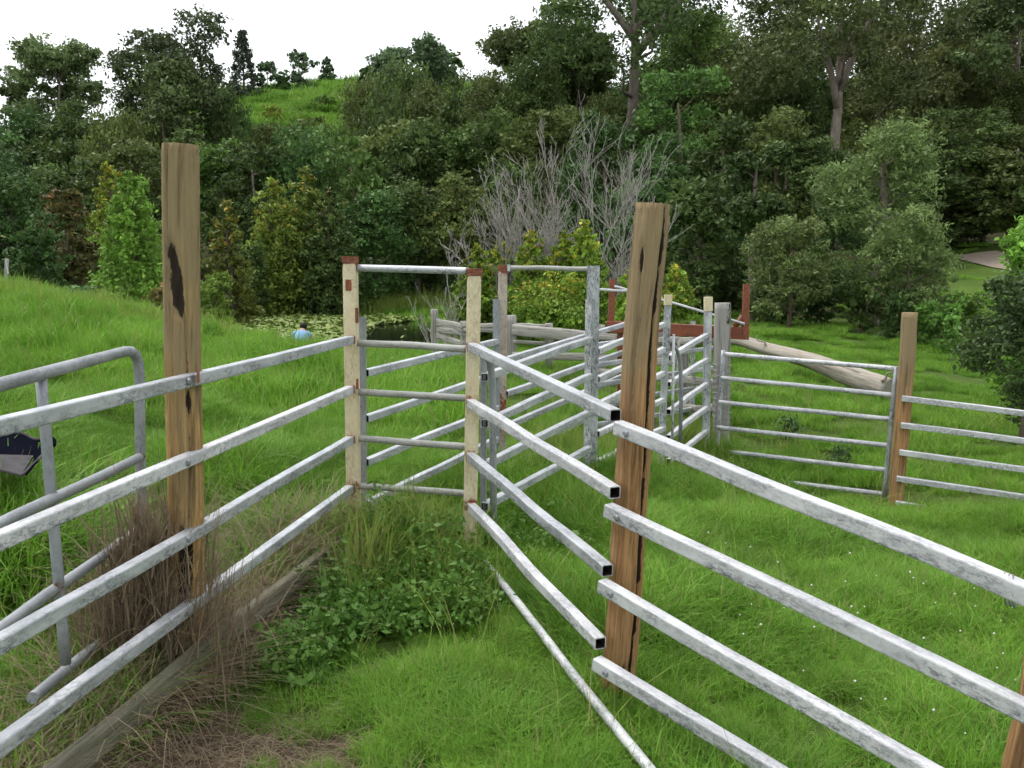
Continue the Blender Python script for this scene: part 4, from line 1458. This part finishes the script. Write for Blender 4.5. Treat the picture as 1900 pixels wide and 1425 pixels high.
EXTRA = tuple((int(870 + 17 * k), int(845 + 22 * k + rg.uniform(-25, 25)), int(490 - 170 * math.sin(math.pi * min(1, k / 13)) ** .8 + rg.uniform(-30, 60)), 19.4 + rg.uniform(0, 1.4)) for k in range(16))
for px0, px1, yt, Y in EXTRA + ((900, 860, 420, 20), (930, 905, 380, 20.3), (960, 935, 340, 20.6), (990, 1000, 320, 20.4), (1020, 975, 330, 20), (1040, 1045, 290, 20.8), (1060, 1075, 250, 20.6), (1080, 1100, 232, 20.5), (1090, 1130, 245, 20.4), (1110, 1160, 300, 20.2), (1130, 1190, 330, 20), (1100, 1185, 400, 19.8), (880, 850, 470, 19.7), (950, 890, 430, 19.8), (1130, 1150, 270, 20.9)):
    x0 = at(px0, 620, Y)[0]
    b0 = np.array([x0, Y, gz(x0, Y)])
    e0 = at(1020 + (px1 - 1020) * .88, yt + 18, Y + rg.uniform(-.5, .5))
    mb = MB()
    twig(mb, b0, e0 - b0, np.linalg.norm(e0 - b0) * .72, .016, 0)
    mb.build('stem', DEADW, ds)
# dry fallen brush on the pond bank
db = thing('dead_brush', 'tangle of dry twigs leaning at the pond end of the timber fence', 'dead brush', (at(800, 600, 18)[0], 18, gz(at(800, 600, 18)[0], 18)))
for k in range(7):
    b0 = np.array([at(815 + 8 * k, 600, 18)[0], 18 + .1 * k, 0])
    b0[2] = gz(b0[0], b0[1])
    mb = MB()
    twig(mb, b0, np.array([rg.uniform(-.8, .1), rg.uniform(-.3, .3), .7]), rg.uniform(.7, 1.3), .016, 1)
    mb.build('twig', DEADW, db)

# ------------------------------------------------------------------ grass, weeds, lilies
def blades(base, h, w, lean, rg, nseg=3, az=None):
    """Grass blades as tapered strips. base (n,3); h,w,lean arrays."""
    n = len(base)
    az = rg.uniform(0, 2 * math.pi, n) if az is None else az
    d = np.stack([np.cos(az), np.sin(az), np.zeros(n)], 1)
    s = np.stack([-np.sin(az), np.cos(az), np.zeros(n)], 1)
    tw = rg.uniform(-.9, .9, n)
    s = s * np.cos(tw)[:, None] + d * np.sin(tw)[:, None]
    V = np.zeros((n, (nseg + 1) * 2, 3))
    for k in range(nseg + 1):
        t = k / nseg
        c = base + d * (lean * h * t ** 1.8)[:, None] + np.array([0, 0, 1.0]) * (h * (t - .35 * np.minimum(lean, 1.3) * t ** 2.5))[:, None]
        ww = (w * (1 - t ** 1.6) * .5 + .0004)[:, None]
        V[:, 2 * k] = c - s * ww
        V[:, 2 * k + 1] = c + s * ww
    b_ = (np.arange(n) * (nseg + 1) * 2)[:, None]
    q = []
    for k in range(nseg):
        q.append(np.concatenate([b_ + 2 * k, b_ + 2 * k + 1, b_ + 2 * k + 3, b_ + 2 * k + 2], 1))
    Fq = np.stack(q, 1).reshape(-1, 4)
    return V.reshape(-1, 3), Fq


def tuft_mesh(name, nb, h, w, spread_, mat, seed, lean=(.1, .9), nseg=3, dry=.09):
    rg = np.random.default_rng(seed)
    r = np.sqrt(rg.random(nb)) * spread_
    a_ = rg.uniform(0, 6.28, nb)
    base = np.stack([np.cos(a_) * r, np.sin(a_) * r, np.full(nb, -.01)], 1)
    hh = h * rg.uniform(.45, 1.15, nb)
    V, Fq = blades(base, hh, w * rg.uniform(.6, 1.3, nb), rg.uniform(*lean, nb), rg, nseg)
    lv = np.repeat(rg.random(nb), (nseg + 1) * 2)
    dr = np.repeat((rg.random(nb) < dry) * rg.uniform(.4, 1, nb), (nseg + 1) * 2)
    return mesh_np(name, V, Fq, mat, False, {'leaf': (np.clip(lv * .8 + rg.uniform(-.1, .3), 0, 1), 'FLOAT'), 'tip': (dr, 'FLOAT')})


def tuft_collection(name, meshes):
    c = bpy.data.collections.new(name)
    for i, m in enumerate(meshes):
        c.objects.link(bpy.data.objects.new('tuft', m))
    return c


_GN = {}


def scatter(name, pts, rot, sc_, idx_, coll, label):
    """One object whose points carry instances of the tufts in coll."""
    me = bpy.data.meshes.new(name)
    me.vertices.add(len(pts))
    me.vertices.foreach_set('co', np.asarray(pts, np.float32).ravel())
    add_attr(me, 'rot', rot, 'FLOAT_VECTOR')
    add_attr(me, 'sc', sc_, 'FLOAT')
    a_ = me.attributes.new('ix', 'INT', 'POINT')
    a_.data.foreach_set('value', np.asarray(idx_, np.int32))
    o = link(name, me)
    ng = bpy.data.node_groups.new(name + '_scatter', 'GeometryNodeTree')
    ng.interface.new_socket('Geometry', in_out='INPUT', socket_type='NodeSocketGeometry')
    ng.interface.new_socket('Geometry', in_out='OUTPUT', socket_type='NodeSocketGeometry')
    N, Lk = ng.nodes, ng.links
    gi, go = N.new('NodeGroupInput'), N.new('NodeGroupOutput')
    iop = N.new('GeometryNodeInstanceOnPoints')
    ci = N.new('GeometryNodeCollectionInfo')
    ci.inputs['Collection'].default_value = coll
    ci.inputs['Separate Children'].default_value = True
    ci.inputs['Reset Children'].default_value = True

    def na(nm, t):
        q = N.new('GeometryNodeInputNamedAttribute')
        q.data_type = t
        q.inputs['Name'].default_value = nm
        return q.outputs['Attribute']
    Lk.new(gi.outputs[0], iop.inputs['Points'])
    Lk.new(ci.outputs[0], iop.inputs['Instance'])
    iop.inputs['Pick Instance'].default_value = True
    Lk.new(na('ix', 'INT'), iop.inputs['Instance Index'])
    Lk.new(na('rot', 'FLOAT_VECTOR'), iop.inputs['Rotation'])
    Lk.new(na('sc', 'FLOAT'), iop.inputs['Scale'])
    Lk.new(iop.outputs[0], go.inputs[0])
    md = o.modifiers.new('scatter', 'NODES')
    md.node_group = ng
    return tag(o, label, kind='stuff')


def frust(n, y0, y1, margin, rg):
    """Random ground points in the wedge the lens looks over, uniform in area."""
    out = []
    tot = 0
    wmax = .545 * y1 + margin
    while tot < n:
        x = rg.uniform(-wmax, wmax, n * 2)
        y = rg.uniform(y0, y1, n * 2)
        k = np.abs(x) < .545 * y + margin
        out.append(np.stack([x[k], y[k]], 1))
        tot += k.sum()
    return np.concatenate(out)[:n]


_person = at(558, 668, 19.6)[:2]
NEAR_T = tuft_collection('near_tufts', [tuft_mesh('tuft', 380, .18, .0042, .17, GRASS, 100 + i, (.1, 1.5)) for i in range(7)])
MID_T = tuft_collection('mid_tufts', [tuft_mesh('tuft', 1300, .19, .0085, .50, GRASS, 200 + i, nseg=2) for i in range(5)])
FAR_T = tuft_collection('far_tufts', [tuft_mesh('tuft', 800, .30, .024, 1.3, GRASS, 300 + i, nseg=2) for i in range(4)])
SEED_T = tuft_collection('seed_tufts', [tuft_mesh('tuft', 46, .50, .010, .22, GRASS_Y, 400 + i, (.1, .6)) for i in range(4)])
DRY_T = tuft_collection('dry_tufts', [tuft_mesh('tuft', 110, .26, .0032, .12, DRY, 500 + i, (.4, 1.7), 4) for i in range(5)])

rg = np.random.default_rng(5)


def lump(x, y, f=1.0):
    return .5 + .25 * np.sin(x * 1.9 * f + np.sin(y * 1.3 * f) * 1.5) + .25 * np.sin(y * 2.3 * f + 1.7 * np.sin(x * 1.1 * f) + 2)


def place(name, P, coll, ncoll, s0, s1, label, rg, heightf=None, keep=None):
    x, y = P[:, 0], P[:, 1]
    k = ~in_poly(x, y, POND) | False
    k &= rg.random(len(x)) > dirt(x, y) * .93
    k &= np.hypot(x - _person[0], (y - _person[1]) * .5) > .42      # trodden down round the crouching person
    if keep is not None:
        k &= keep(x, y)
    P = P[k]
    x, y = P[:, 0], P[:, 1]
    z = ground(x, y)
    s = rg.uniform(s0, s1, len(x)) * (.5 + .9 * lump(x, y, 1.7))
    if heightf is not None:
        s = s * heightf(x, y)
    rot = np.stack([rg.normal(0, .12, len(x)), rg.normal(0, .12, len(x)), rg.uniform(0, 6.28, len(x))], 1)
    return scatter(name, np.stack([x, y, z], 1), rot, s, rg.integers(0, ncoll, len(x)), coll, label)


def near_h(x, y):
    # the race floor is grazed short; both paddocks stand a little taller
    lx = -.91 - .145 * (5.4 - y)
    race = (x > lx) & (x < .45 + .2 * (3.5 - y)) & (y < 5.2)
    left = (x < lx)
    nf = (np.abs(x - lx) < .26) & (y < 5.4)
    return np.where(nf, .22, np.where(race, .62, np.where(left, 1.1, .95)))


place('near_grass', frust(2700, 1.9, 7.8, .9, rg), NEAR_T, 7, .75, 1.2, 'short lush green grass in and around the race', rg, near_h)
place('paddock_grass', frust(1600, 7.3, 22, 1.5, rg), MID_T, 5, .8, 1.4, 'green grass of the paddocks behind the yards', rg, lambda x, y: np.where(x < -1, 1.1, .56) * np.where(y < 8.5, .8, 1))


def open_far(x, y):
    px = 950 + x / y * F
    return (y < 42) & ~((px > 1780) & (px < 1900) & (y > 33.4) & (y < 38.6))


place('far_grass', frust(900, 20, 46, 2, rg), FAR_T, 4, .6, 1.2, 'rough grass round the pond and forest edge', rg, lambda x, y: np.where(x > 1, .5, .8), open_far)
P = frust(2200, 95, 150, 2, rg)
px_ = 950 + P[:, 0] / P[:, 1] * F
P = P[(px_ > 330) & (px_ < 920)]
place('hill_grass', P, FAR_T, 4, 1.6, 2.6, 'pasture grass on the distant hill', rg)
STALK_T = tuft_collection('stalk_tufts', [tuft_mesh('tuft', 9, .40, .0032, .10, GRASS_Y, 600 + i, (.1, 1.0), 4, .35) for i in range(5)])
P = frust(1300, 2.6, 13, .8, rg)
lxx = -.91 - .145 * (5.4 - P[:, 1])
P = P[(P[:, 0] > .5) | (P[:, 0] < lxx - .2) | (P[:, 1] > 6) | (rg.random(len(P)) < .25)]
place('seed_stalks', P, STALK_T, 5, .55, 1.15, 'thin seeding stalks scattered through the paddock grass', rg)
# seeding grass along the crest of the left bank and along fence lines
n = 520
u = rg.random(n)
bx = np.interp(u, [0, .3, .6, 1], [-40, 160, 300, 440])
Yb = np.interp(u, [0, .3, .6, 1], [15.2, 16, 17, 19]) + rg.normal(0, .9, n)
P = np.stack([(bx - 950) / F * Yb, Yb], 1)
place('seeding_grass', P, SEED_T, 4, .55, 1.0, 'tall pale seeding grass on the crest of the left bank', rg)
n = 170
u = rg.random(n)
A_, B_ = at(930, 0, 6.9), at(1330, 0, 9.7)
P = np.stack([A_[0] + (B_[0] - A_[0]) * u + rg.normal(0, .25, n), A_[1] + (B_[1] - A_[1]) * u + rg.normal(0, .3, n)], 1)
place('yard_grass', P, SEED_T, 4, .35, .75, 'rank seeding grass between the race rails', rg)
# reeds on the far pond bank
n = 380
u = rg.random(n)
bx = 470 + u * 420
Yb = 38 + rg.normal(0, .7, n)
P = np.stack([(bx - 950) / F * Yb, Yb], 1)
place('reeds', P, SEED_T, 4, 1.2, 2.0, 'green reeds along the far bank of the pond', rg)

_pf = [at(1175, 1290, 3.6), at(655, 1020, 5.3), at(870, 1030, 5.0), at(915, 1000, 5.4), at(930, 870, 7.0), at(1098, 880, 7.0), at(1310, 840, 9.3), at(1340, 830, 9.5), at(1880, 1560, 2.4)]
P = np.concatenate([np.stack([q[0] + rg.normal(0, .13, 9), q[1] + rg.normal(-.05, .13, 9)], 1) for q in _pf])
place('post_foot_grass', P, NEAR_T, 7, .8, 1.3, 'rank grass tufts left uncut round the feet of the posts', rg)
P = np.stack([rg.uniform(-2.9, -2.2, 60), rg.uniform(3.9, 4.5, 60)], 1)
place('trough_grass', P, NEAR_T, 7, 1.7, 2.5, 'long grass standing in front of the feed trough', rg)
# dry grass: along the foot of the left fence and piled against its post
n = 135
u = rg.random(n) ** .9
A_, B_ = at(-60, 1395, 2.35), at(650, 905, 5.35)
bx = A_[0] + (B_[0] - A_[0]) * u + rg.normal(-.18, .07, n)
by = A_[1] + (B_[1] - A_[1]) * u + rg.normal(0, .10, n)
P = np.stack([bx, by], 1)
place('dry_grass', P, DRY_T, 5, .6, 1.25, 'dead brown grass along the foot of the left fence', rg)
pb = at(346, 1270, 3.56)
n = 3000
rg = np.random.default_rng(77)
az0 = rg.uniform(0, 6.28, n)
rr = np.abs(rg.normal(0, .085, n)) + .06
hz = np.clip(rg.beta(1.2, 2.0, n) * .80, 0, 1)
rr = rr * (1.25 - .75 * hz / .8)
base = np.stack([pb[0] - .03 + np.cos(az0) * rr * 1.35 - .10 * (1 - hz), pb[1] + np.sin(az0) * rr, np.zeros(n)], 1)
base[:, 2] = ground(base[:, 0], base[:, 1]) + hz * .85
V, Fq = blades(base, rg.uniform(.12, .42, n), rg.uniform(.0026, .0058, n), rg.uniform(.05, 1.0, n), rg, 4)
me = mesh_np('dry_grass_clump', V, Fq, DRY, False, {'leaf': (np.repeat(rg.random(n), 10), 'FLOAT')})
tag(link('dry_grass_clump', me), 'shaggy clump of dead brown grass piled against the left pine post', kind='stuff')
# long arching dead stalks
n = 140
rg = np.random.default_rng(78)
u = rg.random(n)
bx = A_[0] + (B_[0] - A_[0]) * u + rg.normal(-.06, .12, n)
by = A_[1] + (B_[1] - A_[1]) * u + rg.normal(0, .12, n)
V, Fq = blades(np.stack([bx, by, ground(bx, by)], 1), rg.uniform(.3, .75, n), rg.uniform(.0028, .0045, n), rg.uniform(.4, 1.6, n), rg, 6)
tag(link('dry_stalks', mesh_np('dry_stalks', V, Fq, DRY, False, {'leaf': (np.repeat(rg.uniform(.6, 1, n), 14), 'FLOAT')})), 'long arching straw stalks along the left fence', kind='stuff')

# low dead thatch over the bare earth and the bottom left corner
rg = np.random.default_rng(79)
n = 3600
u = rg.random(n)
bx = np.concatenate([A_[0] + (B_[0] - A_[0]) * u[:2200] * .8 + rg.normal(-.12, .10, 2200), at(450, 1350, 3.1)[0] + rg.normal(0, .34, 1400)])
by = np.concatenate([A_[1] + (B_[1] - A_[1]) * u[:2200] * .8 + rg.normal(0, .12, 2200), 3.05 + rg.normal(0, .22, 1400)])
V, Fq = blades(np.stack([bx, by, ground(bx, by)], 1), rg.uniform(.015, .09, n), rg.uniform(.0016, .0036, n), rg.uniform(.8, 3.0, n), rg, 3)
tag(link('dead_thatch', mesh_np('dead_thatch', V, Fq, DRY, False, {'leaf': (np.repeat(rg.random(n), 8), 'FLOAT')})), 'low dead grass thatch over the bare earth by the left fence', kind='stuff')

# leafy weeds filling the far end of the race
def weed_patch(name, spots, n, size, mat, label, seed):
    rg = np.random.default_rng(seed)
    C, lv = [], []
    for (cx, cy_, rx, ry, h) in spots:
        m = int(n * rx * ry * (h + .1))
        for q in range(max(6, m // 24)):
            a_, r_ = rg.uniform(0, 6.28), math.sqrt(rg.random())
            x, y = cx + math.cos(a_) * rx * r_, cy_ + math.sin(a_) * ry * r_
            hh = h * (1 - .55 * r_ * r_) * rg.uniform(.35, 1.05)
            k = 24
            pts = np.stack([x + rg.normal(0, .05, k), y + rg.normal(0, .05, k), gz(x, y) + .02 + hh * rg.uniform(.35, 1.0, k) ** .7], 1)
            C.append(pts)
            lv.append(np.clip(rg.normal(rg.uniform(.3, .7), .15, k), 0, 1))
    C = np.concatenate(C)
    me = leaves_mesh(name, C, size * rg.uniform(.5, 1.5, len(C)), rg, np.concatenate(lv), None, mat, .62, -.05, .9)
    return tag(link(name, me), label, kind='stuff')


def spot(px, py, Y, rx, ry, h):
    p = at(px, py, Y)
    return (p[0], Y, rx, ry, h)


_sp = []
_r = np.random.default_rng(31)
for q in range(34):
    t_ = _r.random()
    px0 = 640 + 250 * _r.random()
    yq = 5.15 - 1.0 * t_ ** 1.4
    _sp.append(spot(px0 - 40 * t_, 1000, yq, _r.uniform(.05, .13), _r.uniform(.05, .14), _r.uniform(.18, .55) * (1 - .45 * t_)))
for q in range(16):
    t_ = _r.random()
    _sp.append(spot(715 - 190 * t_ + _r.normal(0, 18), 1100, 4.7 - 1.2 * t_, _r.uniform(.05, .10), _r.uniform(.06, .12), _r.uniform(.10, .24)))
_sp += [spot(860, 1090, 4.4, .12, .2, .2)]
weed_patch('leafy_weeds', _sp, 150000, .029, WEED, 'leafy green weeds choking the far end of the race', 5)
n = 90
rg = np.random.default_rng(33)
P = np.stack([rg.uniform(-.85, -.15, n), rg.uniform(4.3, 5.4, n)], 1)
place('gate_foot_grass', P, SEED_T, 4, .5, .95, 'tall grass growing through the weeds at the cream frame', rg)
weed_patch('yard_weeds', [spot(1000, 930, 5.9, .3, .3, .25), spot(1060, 980, 5.4, .22, .3, .22), spot(980, 1010, 5.2, .2, .3, .22)], 9000, .034, WEED, 'low weeds behind the open ended rails', 6)

# thistles seen through the far gate
for x, y0, y1, Y, lb in ((1462, 775, 830, 10.5, 'small dark thistle beyond the third bar of the far gate'), (1555, 840, 885, 9.6, 'small dark thistle beyond the lowest bars of the far gate')):
    p = at(x, y1, Y)
    zb = gz(p[0], Y)
    h = max(.28, at(x, y0, Y)[2] - zb)
    root = thing('thistle', lb, 'plant', (p[0], Y, zb))
    rg = np.random.default_rng(int(x))
    mb = MB()
    mb.sweep(seg((0, 0, 0), (.02, 0, h), 5, .006), np.array([circ(.007 * (1 - .12 * k), 5) for k in range(5)]), (1, 0, 0), 'flat', True)
    link('stem', mesh_pd('stem', mb.V, mb.F, WEED, True, {'leaf': ([.3] * len(mb.V), 'FLOAT')}, mb.sm), root)
    C = np.stack([rg.normal(0, .06, 150), rg.normal(0, .06, 150), rg.uniform(.02, h, 150)], 1)
    cr = link('leaf_cluster', leaves_mesh('leaf_cluster', C, .075, rg, rg.random(150), np.zeros(150), LEAF, .3), root)
    cr.color = (.035, .065, .022, 1)
    cr['kind'] = 'stuff'

# white clover heads in the right paddock
rg = np.random.default_rng(9)
n = 85
fx = rg.uniform(1.0, 3.2, n)
fy = rg.uniform(3.0, 5.6, n)
V, Fs = [], []
for x, y in zip(fx, fy):
    z = gz(x, y) + rg.uniform(.13, .21)
    r_ = rg.uniform(.004, .0075)
    b0 = len(V)
    for q in ((1, 0, 0), (0, 1, 0), (-1, 0, 0), (0, -1, 0), (0, 0, 1), (0, 0, -1)):
        V.append((x + q[0] * r_, y + q[1] * r_, z + q[2] * r_))
    for f in ((0, 1, 4), (1, 2, 4), (2, 3, 4), (3, 0, 4), (1, 0, 5), (2, 1, 5), (3, 2, 5), (0, 3, 5)):
        Fs.append(tuple(b0 + k for k in f))
tag(link('clover_flowers', mesh_pd('clover_flowers', V, Fs, FLOWER)), 'tiny pale clover heads in the grass of the right paddock', kind='stuff')

# lily pads on the pond (open dark water left by the timber fence)
rg = np.random.default_rng(12)
n = 11000
lo, hi = POND.min(0), POND.max(0)
x = rg.uniform(lo[0], hi[0], n * 2)
y = rg.uniform(lo[1], hi[1], n * 2)
k = in_poly(x, y, POND)
px_ = 950 + x / y * F
py_ = 480 + (EYE - POND_Z) / y * F
clear = (px_ > 660 + (640 - py_) * .9) & (py_ > 596 + np.clip((760 - px_) * .12, 0, 40)) & (py_ < 652)
k &= ~clear | (rg.random(n * 2) < .003)
x, y = x[k], y[k]
n = len(x)
r_ = rg.uniform(.04, .105, n)
m = 6
V = np.zeros((n, m, 3))
a0 = rg.uniform(0, 6.28, n)
tx, ty = rg.normal(0, .4, n), rg.normal(0, .4, n)
zz = POND_Z + rg.uniform(.01, .10, n)
for j in range(m):
    a_ = a0 + j * 2 * math.pi / m
    ox, oy = np.cos(a_) * r_, np.sin(a_) * r_
    V[:, j] = np.stack([x + ox, y + oy, zz + ox * tx + oy * ty], 1)
me = bpy.data.meshes.new('lily_pads')
me = mesh_np('lily_pads', V.reshape(-1, 3), np.arange(n * m).reshape(n, m), LILY, False, {'leaf': (np.repeat(rg.random(n), m), 'FLOAT')})
tag(link('lily_pads', me), 'yellow green lily pads crowding the pond', kind='stuff')

# ------------------------------------------------------------------ person crouching at the pond edge
PY = 19.6
pp = at(558, 668, PY)
pz = gz(pp[0], PY)
SK = plain('skin', (.48, .29, .20), .6, .08)
SHIRT = plain('pale_blue_shirt', (.22, .38, .58), .85, .18, 14, .2, .3)
SHORTS = plain('dark_shorts', (.03, .035, .05), .9, .2)
HAIR = plain('dark_hair', (.012, .009, .008), .6, .3, 60)
person = thing('person', 'person in a pale blue shirt with dark hair crouching at the pond edge', 'person', (pp[0], PY, pz))


def skin_body(name, verts, edges, radii, mat, parent, sub=2):
    me = bpy.data.meshes.new(name)
    me.from_pydata(verts, edges, [])
    o = link(name, me, parent)
    o.modifiers.new('skin', 'SKIN')
    sd = me.skin_vertices[0].data
    for i, r in enumerate(radii):
        sd[i].radius = (r, r) if not hasattr(r, '__len__') else r
        sd[i].use_root = (i == 0)
    sb = o.modifiers.new('sub', 'SUBSURF')
    sb.levels = sb.render_levels = sub
    me.materials.append(mat)
    return o


# crouched with the back to the viewer, head bowed forward (+Y), elbows out
Vb = [(0, 0, .22), (0, .05, .36), (.01, .10, .50), (.02, .15, .58), (.03, .20, .63), (.04, .25, .68), (.045, .29, .73),
      (.17, .12, .54), (.27, .14, .42), (.25, .30, .28), (.22, .40, .22), (.20, .44, .20),
      (-.15, .12, .54), (-.25, .13, .38), (-.30, .24, .22), (-.30, .34, .14), (-.29, .38, .12),
      (.10, .02, .20), (.17, .30, .34), (.15, .12, .07), (.16, .28, .03),
      (-.10, .02, .20), (-.17, .30, .34), (-.15, .12, .07), (-.16, .28, .03)]
Eb = [(0, 1), (1, 2), (2, 3), (3, 4), (4, 5), (5, 6), (3, 7), (7, 8), (8, 9), (9, 10), (10, 11), (3, 12), (12, 13), (13, 14), (14, 15), (15, 16), (0, 17), (17, 18), (18, 19), (19, 20), (0, 21), (21, 22), (22, 23), (23, 24)]
Rb = [(.12, .11), (.11, .10), (.12, .10), (.08, .07), .05, .075, .07, .05, .042, .034, .028, .022, .05, .042, .034, .028, .022, .085, .07, .048, .035, .085, .07, .048, .035]
skin_body('body', Vb, Eb, Rb, SK, person)


def part_sweep(name, path, secs, mat):
    m = MB()
    m.sweep(np.array(path, float) + np.array(person.location), np.array(secs), (1, 0, 0), 'flat', True)
    return m.build(name, mat, person)


def ell(a_, b_, n=18):
    t = np.arange(n) * 2 * math.pi / n
    return np.stack([np.cos(t) * a_, np.sin(t) * b_], 1)


part_sweep('shirt', [(0, -.02, .16), (0, 0, .24), (0, .03, .34), (.01, .07, .44), (.015, .11, .52), (.02, .15, .58), (.03, .18, .61)],
           [ell(.165, .14), ell(.175, .15), ell(.165, .14), ell(.185, .14), ell(.175, .12), ell(.11, .085), ell(.055, .05)], SHIRT)
part_sweep('sleeve', [(.10, .12, .545), (.17, .12, .535), (.235, .135, .46)], [ell(.07, .065), ell(.068, .062), ell(.058, .055)], SHIRT)
part_sweep('sleeve', [(-.09, .12, .545), (-.15, .12, .535), (-.215, .13, .44)], [ell(.07, .065), ell(.068, .062), ell(.058, .055)], SHIRT)
part_sweep('shorts', [(.05, -.01, .14), (.11, .05, .20), (.165, .22, .30)], [ell(.09, .1), ell(.105, .1), ell(.09, .085)], SHORTS)
part_sweep('shorts', [(-.05, -.01, .14), (-.11, .05, .20), (-.165, .22, .30)], [ell(.09, .1), ell(.105, .1), ell(.09, .085)], SHORTS)
part_sweep('hair', [(.035, .20, .625), (.038, .22, .65), (.04, .235, .69), (.042, .245, .73), (.043, .255, .77), (.043, .262, .795), (.043, .265, .805)],
           [ell(.05, .04), ell(.075, .065), ell(.088, .085), ell(.09, .09), ell(.075, .075), ell(.045, .045), ell(.012, .012)], HAIR)
person.scale = (.86, .86, .86)
print('trees', NTREE, 'tris', sum(sum(len(p.vertices) - 2 for p in m.polygons) for m in bpy.data.meshes if len(m.polygons) < 400) + sum(len(m.polygons) * 2 for m in bpy.data.meshes if len(m.polygons) >= 400))
